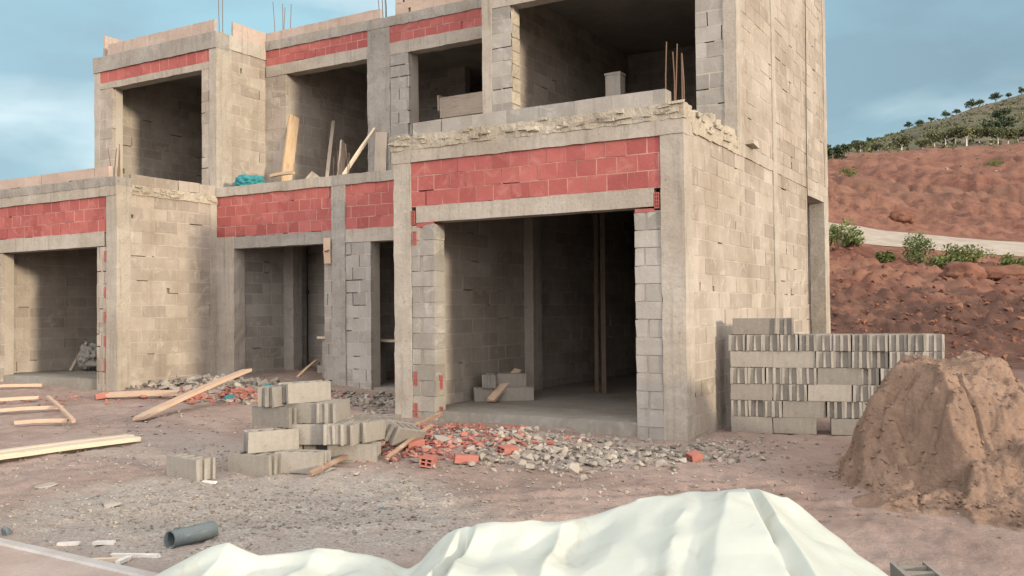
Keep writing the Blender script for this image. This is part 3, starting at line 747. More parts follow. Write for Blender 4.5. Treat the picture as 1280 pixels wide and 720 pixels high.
# ------------------------------------------------------------------ rubble
def hull(seed, n=11, flat=.6):
    rs = random.Random(seed); bm = bmesh.new()
    for i in range(n):
        v = Vector((rs.gauss(0, 1), rs.gauss(0, 1), rs.gauss(0, 1))).normalized()*rs.uniform(.75, 1.05)
        bm.verts.new((v.x*rs.uniform(.7, 1), v.y*.8, v.z*flat))
    bmesh.ops.convex_hull(bm, input=bm.verts)
    loose = [v for v in bm.verts if not v.link_faces]
    bmesh.ops.delete(bm, geom=loose, context='VERTS')
    bm.verts.index_update()
    vs = [v.co.copy() for v in bm.verts]; fs = [[v.index for v in f.verts] for f in bm.faces]; bm.free(); return vs, fs
HULLS = [hull(200+i, 9+i % 5, .45+.08*(i % 5)) for i in range(14)]
def stones(name, label, spots, mat, lab_kind='stuff'):
    mb = MB()
    for x, y, s, dz in spots:
        vs, fs = random.choice(HULLS); m = Matrix.Rotation(rnd(0, 6.3), 3, 'Z') @ Matrix.Rotation(rnd(-.6, .6), 3, 'X')
        sx, sy, sz = s*rnd(.7, 1.3), s*rnd(.7, 1.2), s*rnd(.5, 1.1)
        p = Vector((x, y, gz(x, y)+dz))
        mb.add([p+m @ Vector((v.x*sx, v.y*sy, v.z*sz)) for v in vs], fs, min(1, max(0, random.gauss(.45, .28))))
    o = mb.build(name, mat); tag(o, label, kind=lab_kind); o['category'] = name.replace('_', ' '); return o
def ell(cx, cy, a, b, ang, n, smin, smax, dz=0., pw_=2.4):
    c, s = math.cos(R(ang)), math.sin(R(ang)); out = []
    while len(out) < n:
        u, v = random.gauss(0, .5), random.gauss(0, .5)
        if u*u+v*v > 1.4: continue
        sz = smin+(smax-smin)*random.random()**pw_
        out.append((cx+u*a*c-v*b*s, cy+u*a*s+v*b*c, sz, dz+sz*.25))
    return out
def clear(L): # keep loose stones out of the garages and walls
    return [q for q in L if not (q[1] > -.08 and (-4.25 < q[0] < .06)) and not (q[0] < -10.15 and q[1] > -.08)]
stones('rubble', 'grey and white stone rubble spread before the big garage', clear(ell(-.55, -1.75, 1.7, .75, 28, 900, .012, .085)+ell(-1.6, -1.0, 1.6, .7, 15, 500, .012, .075)+ell(.35, -1.0, .9, .5, 20, 200, .01, .06)), M['chunk'])
stones('brick_rubble', 'crushed red brick rubble left of the grey stones', clear(ell(-2.05, -2.0, 1.15, .6, 50, 620, .012, .075)+ell(-2.6, -.9, .9, .5, 30, 260, .012, .06)+ell(-1.1, -.8, .5, .2, 10, 60, .012, .05)), M['rubred'])
stones('debris', 'splintered grey and brown debris between the two garages', clear(ell(-8.9, .95, 1.4, .7, 20, 480, .02, .14)+ell(-6.2, .9, 2.2, .8, 25, 900, .015, .10)+ell(-4.9, .9, .6, .9, 40, 200, .015, .07)), M['chunk'])
stones('brown_debris', 'brown and pink debris strewn beneath the long sloping plank', clear(ell(-7.4, .5, 1.8, .7, 25, 420, .02, .11)+ell(-10., -.9, 1.5, .8, 10, 120, .01, .05)), M['rubred'])
stones('gravel', 'grey gravel scattered over the ground in the left foreground', clear(ell(-1.9, -5.0, 2.2, 1.3, 20, 3800, .006, .026, -.003, 1.6)+ell(-4.2, -3.6, 2.6, 1.2, 25, 1500, .008, .03, -.003)+ell(-.5, -3.4, 2.2, 1.2, 20, 500, .006, .03)+ell(1.6, -2.0, 2., 1.6, 20, 420, .006, .03)+ell(-6, -1.6, 3, 1.4, 25, 500, .008, .04)), M['chunk'])
stones('gravel', 'grey stones scattered around the foot of the side wall and stack', clear(ell(.7, .2, .7, .5, 20, 120, .012, .05)+ell(.25, -.3, .3, .4, 0, 80, .012, .05)), M['chunk'])
stones('clods', 'reddish earth clods scattered over the slope beyond the mound', [(q.x, q.y, s, 0) for q, s in [((lambda px, d: atd(px, d, 0))(rnd(1000, 1330), lerp(25, 45, random.random()**1.4)), rnd(.05, .24)*random.random()**.7) for _ in range(1500)]], M['redearth'])
_mp = [plan(3.9+1.1*random.gauss(0, .62), 8.0+1.3*random.gauss(0, .62)) for _ in range(500)]
stones('clods', 'loose earth clods scattered around the foot of the big earth heap', [(q.x, q.y, rnd(.01, .055)*random.random()**.5, .0) for q in _mp], M['mound'])
def chunk(px, py, s, mat, label, cat='concrete chunk', name='concrete_chunk', hi=0, flat=1., dz=.3, group=None):
    p = gp(px, py); vs, fs = HULLS[hi % 14]; mb = MB()
    m = Matrix.Rotation(hi*1.7, 3, 'Z') @ Matrix.Rotation(.3*math.sin(hi), 3, 'X')
    mb.add([m @ Vector((v.x*s, v.y*s*.8, v.z*s*flat)) for v in vs], fs, .75 if mat == M['chunk'] else .5)
    o = mb.build(name, mat, origin=(0, 0, 0)); o.location = p+Vector((0, 0, s*dz*flat)); return tag(o, label, cat, group)
RG = 'large broken pieces in the rubble before the garages'
for i, (px, py, s, fl, lb) in enumerate((
    (552, 553, .19, .7, 'largest grey concrete slab piece on the red rubble below left pier'), (590, 566, .12, .8, 'tan chunk right of the largest slab piece in the rubble'),
    (697, 566, .10, 1., 'white jagged chunk among grey stones before the garage'), (718, 592, .11, 1.2, 'upright pale chunk at the near tip of the grey rubble'),
    (728, 600, .07, .8, 'small pale chunk lying in front of the upright pale chunk'), (700, 606, .07, .5, 'flat pale stone nearest the white sheet, apart from the rubble'),
    (876, 573, .09, .7, 'flat pale chunk right of the rubble near the house corner'), (833, 566, .10, .7, 'grey chunk by the foot of the house corner column'),
    (800, 585, .07, .8, 'small tan stone before the right pier'), (905, 572, .06, .7, 'small white stone right of the house corner'),
    (640, 560, .09, .8, 'grey chunk in the middle of the rubble heap'), (660, 590, .05, .7, 'small stone in front of the rubble centre'), (762, 574, .09, .8, 'white stone at the right end of grey rubble'),
    (428, 577, .17, .3, 'flat broken white slab at right foot of the block heap'), (445, 594, .07, .8, 'tan stone at the end of the splintered brown stick'), (410, 588, .13, .25, 'thin broken slab piece below the flat white slab'),
    (395, 613, .05, .6, 'small pale stone on the gravel in front of the heap'), (314, 482, .12, .6, 'white stone at top end of the long sloping plank'), (222, 500, .17, .6, 'tan chunk leaning on the short pinkish plank'),
    (240, 478, .14, 1.2, 'upright tan fragment at the foot of the sunlit side wall'), (262, 474, .13, 1.1, 'second upright fragment right of the first under the sunlit wall'), (285, 482, .14, .9, 'broken block piece behind the long sloping plank'),
    (478, 632, .05, .6, 'dark small stone lying behind the white sheet'), (8, 668, .07, .9, 'dark stone beside the kerb at the left edge'), (140, 632, .15, .3, 'flat greenish white slab piece on the gravel'), (60, 608, .16, .2, 'flat grey flake of slab on gravel near the pale planks'))):
    chunk(px, py, s, M['pipe'] if 'dark' in lb else M['chunk'], lb, 'stone' if 'stone' in lb else 'concrete chunk', 'stone' if 'stone' in lb else 'concrete_chunk', i, fl, group=RG)
def redbrick(px, py, ang, label, ln=.2):
    t = MB(); w, h = .13, .09; 
    t.box(-ln/2, ln/2, -w/2, w/2, 0, .014, .5, 0, .003); t.box(-ln/2, ln/2, -w/2, w/2, h-.014, h, .5, 0, .003)
    for y in (-w/2, -.007, w/2-.014): t.box(-ln/2+.003, ln/2-.003, y, y+.014, .014, h-.014, .5, 0, .002)
    t.box(-ln/2+.004, ln/2-.004, -w/2+.012, w/2-.012, h/2-.006, h/2+.006, .5)
    o = t.build('hollow_brick', M['rubred'], origin=(0, 0, 0)); p = gp(px, py); o.location = p; o.rotation_euler = (rnd(-.2, .2), rnd(-.2, .2), CA+R(ang)); return tag(o, label, 'brick', 'red hollow bricks in the rubble')
redbrick(582, 580, 10, 'red hollow brick lying in front of the rubble with holes facing left', .24)
redbrick(535, 582, 80, 'red hollow brick end-on at front edge of the red rubble')
redbrick(634, 568, 40, 'red brick piece on the grey stones in mid rubble')
redbrick(868, 577, 20, 'small red brick piece beside flat pale chunk near the house corner', .12)
redbrick(518, 562, 30, 'broken red brick high on the red rubble by the sticks')
redbrick(128, 500, 30, 'red brick at the left end of the short pinkish plank')
redbrick(296, 498, 20, 'orange hollow brick in the debris under the long sloping plank')
for i, (px, py, s, lb) in enumerate(((288, 503, .17, 'crumpled teal plastic scrap in debris right of the long plank'), (333, 492, .14, 'teal plastic scrap tucked behind the topmost heap blocks'))):
    chunk(px, py, s, M['teal'], lb, 'plastic scrap', 'plastic_scrap', i+3, .8)
for px, py, a, lb in ((131, 681, 0, 'short white offcut lying on the dirt near the kerb'), (155, 702, 80, 'white offcut standing end-on nearest the kerb'), (85, 682, 10, 'flat white offcut left of the other offcuts'), (262, 604, -20, 'thin white offcut beside the lone hollow block'), (170, 697, -5, 'long pale splinter lying behind the white offcut'), (130, 702, 4, 'brown splinter lying along the kerb')):
    p = gp(px, py, .012); e = (HR*math.cos(R(a))+HF*math.sin(R(a)))*(.07 if 'splinter' not in lb else .16)
    board('offcut', p-e, p+e, .035, .022, M['white'] if 'white' in lb else M['woodpale'], lb, 'offcut', 0, .001)

# ------------------------------------------------------------------ earth mound
PR = [(2.90, 0), (3.03, .16), (3.14, .48), (3.32, .80), (3.52, .96), (3.68, 1.0), (3.92, .965), (4.14, 1.03), (4.30, 1.0), (4.46, .84), (4.7, .52), (5.0, .30), (5.6, 0)]
PD = [(6.3, 0), (6.7, .05), (7.05, .20), (7.4, .46), (7.75, .78), (8.05, .96), (8.5, 1), (8.9, .86), (9.4, .4), (9.9, 0)]
def mound_h(r, d):
    wr = r*min(1, 8.3/d)+.07*fbm(r*1.7, d*1.7, 2, 4)+.04*fbm(r*6, d*6, 8, 3); wd = d+.12*fbm(r*1.6, d*1.6, 12, 4)+.05*fbm(r*6, d*6, 5, 3)
    rb = pw(d, [(6.6, 3.15), (7.2, 3.42), (8.4, 3.72)])+.10*fbm(d*2, 3, 1, 3)
    k = lerp(2.1, .98, sstep(r-rb, -.16, .12))
    if wd < 8.4: wd = 8.4-(8.4-wd)*k
    h = pw(wr, PR)*pw(wd, PD)*1.11
    toe = .16*math.exp(-((r-3.3)/.5)**2-((d-7.3)/.38)**2)+.10*math.exp(-((r-4.2)/.8)**2-((d-6.5)/.3)**2)
    h = max(h, toe)
    q = min(1, h*4)
    h += q*(.030*fbm(r*3, d*3, 20, 5)+.035*(abs(fbm(r*2.6, d*2.6, 31, 4))-.25)+.022*fbm(r*11, d*11, 7, 4)+.012*fbm(r*30, d*30, 17, 2))
    h -= q*.07*sstep(abs(fbm(r*1.3+3, d*1.1, 44, 3)), .10, .0)*(1-sstep(h, .9, 1.05))
    return h
def mound():
    mb = MB(); n, m2 = 300, 270; vs = []
    for i in range(n+1):
        for k in range(m2+1):
            r, d = lerp(2.5, 5.8, i/n), lerp(6.0, 10.1, k/m2)
            h = mound_h(r, d); p = plan(r, d); vs.append(Vector((p.x, p.y, gz(p.x, p.y)-.05+h+.04*min(1, h*8))))
    mb.add(vs, [(i*(m2+1)+k, (i+1)*(m2+1)+k, (i+1)*(m2+1)+k+1, i*(m2+1)+k+1) for i in range(n) for k in range(m2)])
    o = mb.build('earth_mound', M['mound'], smooth=True)
    tag(o, 'tall heap of brown earth with a steep eroded face beside the block stack', 'earth heap')
mound()
cl_ = []
for _ in range(3800):
    r, d = rnd(2.9, 5.0), rnd(6.3, 9.0); h = mound_h(r, d)
    if h > .05: q = plan(r, d); cl_.append((q.x, q.y, .006+.030*random.random()**3, h-.012))
stones('clods', 'small earth clods and pebbles lying on the big earth heap', cl_, M['mound'])

# ------------------------------------------------------------------ white sheet
def sheet():
    """stiff plastic sheet: panels between creased folds that run down from the top of the heap"""
    rs = random.Random(5)
    SIL = [(150, 735), (185, 722), (215, 702), (265, 676), (290, 676), (330, 691), (380, 682), (450, 686), (495, 699), (514, 716), (524, 698), (545, 668), (580, 655), (620, 648), (700, 647), (735, 640), (790, 622), (850, 613), (905, 610), (960, 611), (992, 624), (1022, 652), (1062, 698), (1092, 728), (1120, 745)]
    D0 = 4.9
    crest = [((px-640)/F*D0, CAM.z-(py-(386-.0101*(px-640)))/F*D0) for px, py in SIL]
    cols = [-2.15, -2.0, -1.84, -1.66, -1.52, -1.36, -1.22, -1.05, -.92, -.78, -.66, -.57, -.50, -.40, -.30, -.25, -.20, -.08, .06, .16, .25, .33, .42, .55, .66, .78, .90, 1.02, 1.13, 1.20, 1.235, 1.28, 1.36, 1.45, 1.56, 1.68, 1.80, 1.94, 2.10, 2.25]
    # ridge (+) or valley (-) carried by each fold line, metres
    fold = {-.30: .035, -.25: -.03, -.20: .03, .16: -.02, .25: .03, .33: -.015, .66: -.025, .78: -.02, 1.13: .05, 1.20: .06, 1.235: -.02, 1.28: .045, 1.36: -.02, 1.45: -.045, 1.56: -.02, 1.68: .03, 1.80: -.03, -1.52: .03, -1.36: -.03, -1.05: .03, -.92: -.025, -.78: .02, -1.84: -.02}
    lean = lambda r: (.30 if r < 1.18 else -.16*(r-1.2)/.4 if r > 1.25 else .02)      # how far a fold drifts sideways per metre downhill
    rows = [5.42, 5.22, 5.06, 4.96, 4.90, 4.83, 4.72, 4.58, 4.44, 4.30, 4.15, 4.0, 3.84, 3.66, 3.46, 3.3]
    vs = []; nr = len(rows)
    for i, r in enumerate(cols):
        f = fold.get(r, rs.uniform(-.012, .012)); jit_ = rs.uniform(-.02, .02)
        for d in rows:
            s = D0-d; z0 = pw(r, crest)
            if s < 0: z = lerp(z0, -.05, min(1, -s/(.20+.55*max(0, z0)))); rr = r
            else:
                down = min(1, s/1.1); z = z0*(1-.50*down**1.15)
                z -= .07*math.exp(-((s-.30)/.16)**2)*sstep(z0, .2, .4)*(1 if r < .5 else .25)
                if r < -.6: z = max(z0*(1-.35*min(1, s/.35))+.05*math.sin(s*13+r*3.2)*sstep(s, .05, .2), .03)
                k = sstep(s, -.02, .16)*(1-.35*down); z += f*k*1.25+rs.uniform(-.016, .016)*k
                rr = r-lean(r)*s*sstep(s, 0, .4)*(.6 if abs(r-1.2) > .3 else 1)+rs.uniform(-.015, .015)*k
            dd = d+(rs.uniform(-.03, .03) if abs(s) > .02 else 0)
            p = plan(rr, dd); vs.append(Vector((p.x, p.y, max(z, gz(p.x, p.y, False)-.05))))
    mb = MB(); mb.add(vs, [(i*nr+k+1, (i+1)*nr+k+1, (i+1)*nr+k, i*nr+k) for i in range(len(cols)-1) for k in range(nr-1)])
    o = mb.build('tarpaulin', M['tarp'], smooth=True); me = o.data
    cr = me.attributes.new('crease_edge', 'FLOAT', 'EDGE')
    for e in me.edges:
        a, b = e.vertices; ca, cb = a//nr, b//nr
        if ca == cb: v = .78 if abs(fold.get(cols[ca], 0)) > .024 else rs.choice((0, 0, .3, .6))
        else: v = rs.choice((0, 0, 0, 0, .45, .7))
        cr.data[e.index].value = v
    md = o.modifiers.new('subdivision', 'SUBSURF'); md.levels = md.render_levels = 4
    tag(o, 'large creased white plastic sheet heaped in the foreground', 'tarpaulin')
sheet()

# ------------------------------------------------------------------ small things
o = chunk(300, 700, .07, M['chunk'], 'small grey block fragment resting in a hollow of the white sheet', 'concrete chunk', 'concrete_chunk', 6, .7); o.location = at(566, 709, .235)
# pipe
pa, pb = gp(212, 686, .055), gp(266, 672, .055); mb = MB(); n = 20
ax = (pb-pa).normalized(); e1 = ax.orthogonal().normalized(); e2 = ax.cross(e1); vs = []
for q, rr in ((pa, .062), (pb, .058), (pb, .050), (pa, .054)):
    for k in range(n):
        th = 2*math.pi*k/n; vs.append(q+(e1*math.cos(th)*1.08+e2*math.sin(th)*.95)*rr)
mb.add(vs, [(s*n+k, s*n+(k+1) % n, ((s+1) % 4)*n+(k+1) % n, ((s+1) % 4)*n+k) for s in range(4) for k in range(n)])
o = mb.build('pipe', M['pipe'], smooth=False); tag(o, 'short dusty grey pipe lying beside the left end of white sheet', 'pipe')
bm = bmesh.new(); bm.from_mesh(o.data); bmesh.ops.recalc_face_normals(bm, faces=bm.faces); bm.to_mesh(o.data); bm.free()
# kerb and pavement at bottom left
k0, k1 = gp(-60, 670), gp(175, 728); e = (k1-k0).normalized(); nrm = Vector((-e.y, e.x, 0)); 
mb = MB(); vs = []; L = 60
k0 = k0-e*3
prof = ((.0, -.1), (.0, .055), (-.012, .07), (-.085, .072), (-.10, .06), (-.10, -.1))
for i in range(L+1):
    q = k0+e*(7.0*i/L)
    for a, z in prof: vs.append(Vector((q.x, q.y, z))+nrm*(a+.004*noise.noise((i*.9, a*9, 0))))
mb.add(vs, [(i*6+k, (i+1)*6+k, (i+1)*6+k+1, i*6+k+1) for i in range(L) for k in range(5)])
o = mb.build('kerb', M['kerb']); o['kind'] = 'structure'
bm = bmesh.new(); bm.from_mesh(o.data); bmesh.ops.recalc_face_normals(bm, faces=bm.faces); bm.to_mesh(o.data); bm.free()
mb = MB(); q0, q1 = k0-nrm*.10, k0+e*7-nrm*.10
mb.add([(q0.x, q0.y, .058), (q1.x, q1.y, .058), (q1.x-nrm.x*1.2, q1.y-nrm.y*1.2, .06), (q0.x-nrm.x*1.2, q0.y-nrm.y*1.2, .06)], [(0, 3, 2, 1)])
o = mb.build('pavement', M['pave']); o['kind'] = 'structure'
if o.data.polygons[0].normal.z < 0: o.data.flip_normals()

def lump(name, mat, label, cat, c, size, seed, folds=.25, flat=0.):
    """a soft crumpled piece of cloth"""
    bm = bmesh.new(); bmesh.ops.create_icosphere(bm, subdivisions=4, radius=1); mb = MB()
    bm.verts.index_update()
    vs = []
    for v in bm.verts:
        p = v.co; n = fbm(p.x*1.6+seed, p.y*1.6, p.z*1.6, 3); rdg = abs(fbm(p.x*3+seed, p.y*3, p.z*3, 3))
        q = p*(1+.25*n-folds*rdg)
        vs.append(Vector((c[0]+q.x*size[0], c[1]+q.y*size[1], c[2]+max(-flat if flat else -9, q.z)*size[2])))
    mb.add(vs, [[v.index for v in f.verts] for f in bm.faces]); bm.free()
    o = mb.build(name, mat, smooth=True); return tag(o, label, cat)
lump('net_bundle', M['teal'], 'crumpled teal net bundle lying on the ledge above the recess', 'net', (-9.52, 2.38, 4.02), (.42, .20, .16), 3, .5, .5)
lump('jacket', M['dark'], 'dark cloth hanging in the shaded middle recess beside the pier', 'jacket', (-8.02, 3.2, 1.72), (.20, .10, .36), 8, .5)
lump('sack', M['sack'], 'crumpled grey sack sagging on the floor of the left garage', 'sack', (-13.1, 1.55, .68), (.32, .25, .30), 15, .6)
board('stick', (-13.55, 1.4, .4), (-13.3, 1.6, .98), .05, .04, M['woodgrey'], 'grey stick leaning on the sack inside the left garage', 'stick')
# bench in the recess
t = thing('workbench', 'grey workbench with a pale top behind the centre pier', 'bench', (-6.6, 2.95, .25)); t['_o'] = (-6.6, 2.95, .25)
mb = MB(); mb.rough(-7.05, -5.3, 2.75, 3.2, 1.0, 1.04, .006, .2); mb.build('top', M['woodpale'], t)
for x in (-6.9, -6.15, -5.42):
    mb = MB(); mb.box(x-.06, x+.06, 2.8, 3.15, .24, 1.0, jit=.004); mb.build('leg', M['concg'], t)
t = thing('workbench', 'low grey stand with a pale top left of the centre column', 'bench', (-7.8, 2.9, .3)); t['_o'] = (-7.8, 2.9, .3)
mb = MB(); mb.rough(-8.1, -7.4, 2.7, 3.1, 1.05, 1.09, .006, .2); mb.build('top', M['woodpale'], t)
for x in (-7.98, -7.52):
    mb = MB(); mb.box(x-.04, x+.04, 2.75, 3.05, .3, 1.05, jit=.004); mb.build('leg', M['concg'], t)
# batten hung on the column, and cable
board('batten', (-7.33, 2.13, 2.40), (-7.335, 2.13, 2.86), .12, .03, M['woodpink'], 'short pinkish board tied to the top of the centre column', 'batten')
mb = MB(); mb.tube([(-7.42, 2.1, 2.60), (-7.25, 2.08, 2.63)], [.012]*2, 6); tag(mb.build('rod', M['iron']), 'short dark rod sticking out through the board on the centre column', 'rod')
mb = MB(); mb.tube([(.03, 6.44+.05*math.sin(i*.9)*.5-.012*i, 7.6-i*.6) for i in range(11)], [.008]*11, 5); tag(mb.build('cable', M['cable']), 'thin grey cable hanging down the sunlit side wall beside the doorway', 'cable')
mb = MB(); mb.box(-.02, .10, 2.62, 2.92, 3.85, 3.93, .7, 0, .02); tag(mb.build('brick', M['rough']), 'lone brick fragment resting on the ledge of the sunlit side wall', 'brick')

# ------------------------------------------------------------------ vegetation
def crown(mb, c, rx, rz, n, leaf, seed, clumps=9):
    rs = random.Random(seed); cl = []
    for i in range(clumps):
        v = Vector((rs.gauss(0, 1), rs.gauss(0, 1), rs.gauss(0, .8))).normalized()*rs.uniform(.2, .8)
        cl.append((Vector((c[0]+v.x*rx, c[1]+v.y*rx, c[2]+v.z*rz)), rs.uniform(.28, .5), rs.uniform(.2, .8)))
    for i in range(n):
        q, cr, tn = rs.choice(cl); v = Vector((rs.gauss(0, 1), rs.gauss(0, 1), rs.gauss(0, 1))).normalized()*cr*rs.random()**.4
        p = q+Vector((v.x*rx, v.y*rx, v.z*rz)); s = leaf*rs.uniform(.6, 1.3)
        a = Vector((rs.gauss(0, 1), rs.gauss(0, 1), rs.gauss(0, 1))).normalized(); b = a.orthogonal().normalized()
        w = a.cross(b)
        mb.add([p-b*s, p+w*s*.5, p+b*s, p-w*s*.5], [(0, 1, 2, 3)], min(1, max(0, tn+rs.gauss(0, .15))))
def tree_meshes(seed, h, leafmat, trunkmat, rx=.42, trunkh=.36, n=750, leaf=.10):
    rs = random.Random(seed); tk = MB()
    top = Vector((rs.uniform(-.06, .06), rs.uniform(-.06, .06), trunkh))*h
    tk.tube([(0, 0, -.3), (top.x*.4, top.y*.5, top.z*.55), top], [.036*h, .028*h, .02*h], 7)
    for i in range(4):
        a = i*1.6+rs.uniform(-.4, .4); e = top+Vector((math.cos(a)*.22*h, math.sin(a)*.22*h, .2*h)); tk.tube([top*.95, (top+e)/2+Vector((0, 0, .02*h)), e], [.022*h, .016*h, .008*h], 5)
    cr = MB(); crown(cr, (top.x, top.y, max(h*.42, top.z+.22*h)), rx*h*1.25, .36*h, n, leaf*h*.62, seed, 15)
    a = tk.build('trunk', trunkmat); b = cr.build('crown', leafmat)
    for o in (a, b): COL.objects.unlink(o)
    return a.data, b.data
OLV = [tree_meshes(300+i, 4.2, M['olive'], M['lime'], .36+.05*(i % 3)) for i in range(4)]
PIN = [tree_meshes(330+i, 6.5, M['pine'], M['bark'], .46, .04) for i in range(3)]
def tree(px, d, sc, kinds, label, cat, group, name='tree'):
    p = atd(px, d, 0); z = gz(p.x, p.y); me = random.choice(kinds)
    t = thing(name, label, cat, (p.x, p.y, z-.05), group); t.scale = (sc*rnd(.9, 1.15), sc*rnd(.9, 1.15), sc); t.rotation_euler = (0, 0, rnd(0, 6.3))
    for nm, m in zip(('trunk', 'crown'), me):
        o = bpy.data.objects.new(nm, m); COL.objects.link(o); o.parent = t
OG = 'white trunked trees in a row on the red slope'
random.seed(21)
op = [(1058, 176, .9), (1079, 172, 1.0), (1101, 170, .8), (1130, 166, 1.25), (1157, 168, .9), (1172, 168, 1.25), (1186, 170, 1.0), (1198, 170, 1.1), (1212, 168, 1.35), (1228, 170, 1.15), (1242, 168, 1.3), (1252, 166, 1.0), (1264, 169, 1.4), (1277, 170, 1.2), (1296, 168, 1.3)]
for i, (px, d, s) in enumerate(op):
    tree(px, d, s*.74, OLV, f'olive tree with whitewashed trunk on the red slope, {ORD[i]} of the row from the house', 'tree', OG, 'olive_tree')
hp = [(1052, 318, .9), (1073, 330, .8), (1090, 338, .8), (1140, 346, 1.1), (1153, 347, 1.0), (1168, 348, .7), (1188, 348, 1.2), (1201, 348, .9), (1218, 350, 1.4), (1229, 350, 1.1), (1250, 350, 1.4), (1266, 349, .8), (1283, 349, 1.2)]
for i, (px, d, s) in enumerate(hp):
    tree(px, d, s*.5, PIN, f'dark rounded tree on the hilltop skyline, {ORD[i]} from the house side', 'tree', 'dark trees along the hilltop', 'hill_tree')
for i, (px, d, s, lb) in enumerate(((1043, 150, 1.25, 'dark tree just right of the house at the foot of the hill'), (1258, 255, 1.3, 'lone dark tree high on the green hillside at far right'), (1262, 200, 1.2, 'dark tree behind the right part of the olive row'), (1245, 196, 1.2, 'dark tree behind the row, left of the other rear tree'))):
    tree(px, d, s*.6, PIN, lb, 'tree', None, 'hill_tree')
_sc = MB()
for _ in range(1100):
    px, d = rnd(1000, 1330), lerp(150, 345, random.random()**.8)
    if random.random() < .12: d = rnd(100, 160)
    p = atd(px, d, 0); z = gz(p.x, p.y); s_ = rnd(.25, .9)*(.3 if d < 160 else 1)
    for k in range(7):
        c = Vector((p.x+rnd(-s_, s_), p.y+rnd(-s_, s_), z+rnd(0, s_*.8))); a = Vector((rnd(-1, 1), rnd(-1, 1), rnd(-.4, 1))).normalized(); b = a.orthogonal().normalized(); w_ = a.cross(b); q = s_*.55
        _sc.add([c-b*q, c+w_*q*.7, c+b*q, c-w_*q*.7], [(0, 1, 2, 3)], rnd(0, 1))
tag(_sc.build('scrub', M['olive']), 'low grey green scrub dotted over the far hillside', 'scrub', kind='stuff')
def shrub(px, d, w, h, seed, label, n=900):
    p = atd(px, d, 0); z = gz(p.x, p.y)
    t = thing('shrub', label, 'shrub', (p.x, p.y, z), 'green shrubs along the dirt road'); rs = random.Random(seed)
    mb = MB()
    for i in range(9):
        a = rs.uniform(0, 6.3); mb.tube([(0, 0, -.1), (math.cos(a)*w*.3, math.sin(a)*w*.3, h*.7)], [.02, .006], 4)
    o = mb.build('stem', M['bark'], t)
    mb = MB(); crown(mb, (0, 0, h*.5), w*.62, h*.55, n, .075, seed, 14); mb.build('foliage', M['shrub'], t)
for i, (px, d, w, h, lb) in enumerate(((1048, 43, 1.6, 1.5, 'green shrub at the house edge below the dirt road'), (1066, 44.5, 1.0, .9, 'small shrub right of the one at the house edge'), (1107, 42.5, .8, .7, 'low sparse shrub alone below the dirt road'), (1152, 42, 1.5, 1.45, 'tall rounded shrub below the middle of the dirt road'),
                                 (1180, 41, 1.3, .9, 'low dark shrub between the tall shrub and the wide one'), (1208, 42, 1.9, 1.05, 'wide green shrub behind the long red boulder'), (1270, 41, 1.3, .9, 'shrub at the right edge below the dirt road'), (1062, 96, 2.2, 1.4, 'pale shrub on the red slope above the road, near the house'), (1245, 118, 2.6, 1.5, 'grey green shrub on the red slope below the olive row'))):
    shrub(px, d, w, h, 400+i, lb)
def boulder(px, d, s, label, seed):
    p = atd(px, d, 0); z = gz(p.x, p.y); o = lump('boulder', M['redearth'], label, 'boulder', (p.x, p.y, z+.1), s, seed, .2)
boulder(1204, 38, (.85, .75, .62), 'rounded red earth boulder right of the shrubs', 2); boulder(1246, 38.4, (1.7, .8, .42), 'long low red earth bank right of the rounded boulder', 5)
boulder(1128, 60, (.85, .7, .55), 'lone red boulder just above the dirt road', 9)
for i, (px, py, lb) in enumerate(((1219, 212, 'white stone at left on the red slope under the trees'), (1248, 213, 'white stone in the middle of the bare red patch'), (1270, 214, 'white stone at right of the bare red patch'), (1186, 222, 'grey stone at left below the olive row'))):
    d = 112+i; p = atd(px, d, 0); mb = MB(); vs, fs = HULLS[i]; mb.add([v*.35 for v in vs], fs, .95); o = mb.build('stone', M['chunk'], origin=(0, 0, 0)); o.location = (p.x, p.y, gz(p.x, p.y)+.1); tag(o, lb, 'stone', 'pale stones on the red slope')

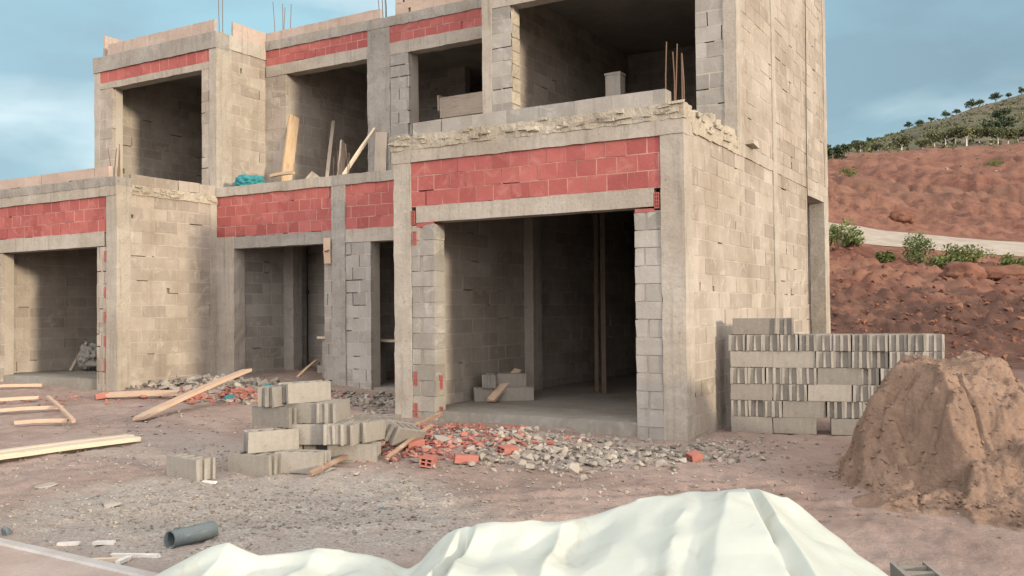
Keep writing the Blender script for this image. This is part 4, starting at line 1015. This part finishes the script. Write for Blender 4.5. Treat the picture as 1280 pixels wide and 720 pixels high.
# ------------------------------------------------------------------ light and sky
SUN_AZ, SUN_EL = R(-15.5), R(7.5)
sd_ = Vector((math.cos(SUN_AZ)*math.cos(SUN_EL), math.sin(SUN_AZ)*math.cos(SUN_EL), math.sin(SUN_EL)))
ld = bpy.data.lights.new('sun', 'SUN'); ld.energy = 2.35; ld.angle = R(4.5); ld.color = (1, .85, .63)
lo = bpy.data.objects.new('sun', ld); COL.objects.link(lo); lo.rotation_euler = (-sd_).to_track_quat('-Z', 'Y').to_euler(); lo.location = (20, -10, 20)
w = bpy.data.worlds.new('World'); scene.world = w; w.use_nodes = True
nt = w.node_tree; t = NT(nt); bg = nt.nodes['Background']
sky = t.n('ShaderNodeTexSky', sky_type='NISHITA'); sky.sun_disc = False; sky.sun_elevation = SUN_EL
sky.sun_rotation = math.atan2(sd_.x, sd_.y); sky.air_density = 1.; sky.dust_density = 1.5
tc = t.n('ShaderNodeTexCoord'); vec = tc.outputs['Generated']
def dotv(v):
    x = t.n('ShaderNodeVectorMath', operation='DOT_PRODUCT'); t.l(vec, x.inputs[0]); x.inputs[1].default_value = tuple(v.normalized()); return x.outputs['Value']
mp = t.n('ShaderNodeMapping'); mp.inputs['Scale'].default_value = (1, 1, 2.6); mp.inputs['Location'].default_value = (.35, .1, .2); t.l(vec, mp.inputs[0])
cl = t.noise(mp.outputs[0], 2.2, 7, .52, .3)
cl2 = t.noise(mp.outputs[0], 3.4, 5, .5, .3)
toleft = dotv(Vector((-.95, .3, .1)))
base = t.mix(t.rampf(toleft, -.1, .75), (2.7, 4.05, 5.3), (5.0, 8.4, 9.8))
grey = t.mix(t.rampf(toleft, 0., .7), (2.2, 3.15, 4.05), (4.2, 6.5, 7.8))
lite = t.mix(t.rampf(toleft, -.2, .6), (3.3, 4.6, 5.7), (10.5, 12.2, 12.8))
c = t.mix(t.rampf(cl, .40, .58), base, grey)
c = t.mix(t.math('MULTIPLY', t.rampf(cl2, .46, .66), t.rampf(cl, .66, .44)), c, lite)
c = t.mix(.22, c, sky.outputs[0])
# broad fill glow added to the unseen sky towards the sun, behind the street
gl = t.rampf(dotv(sd_+Vector((-.15, -.75, .60))), -.12, .88)
c = t.mix(gl, c, (30, 28.2, 27))
t.l(c, bg.inputs['Color']); bg.inputs['Strength'].default_value = .055
scene.view_settings.view_transform = 'Standard'; scene.view_settings.look = 'None'; scene.view_settings.exposure = .85; scene.view_settings.gamma = 1
scene.render.engine = 'CYCLES'
for o in list(COL.objects):
    if '_o' in o: del o['_o']
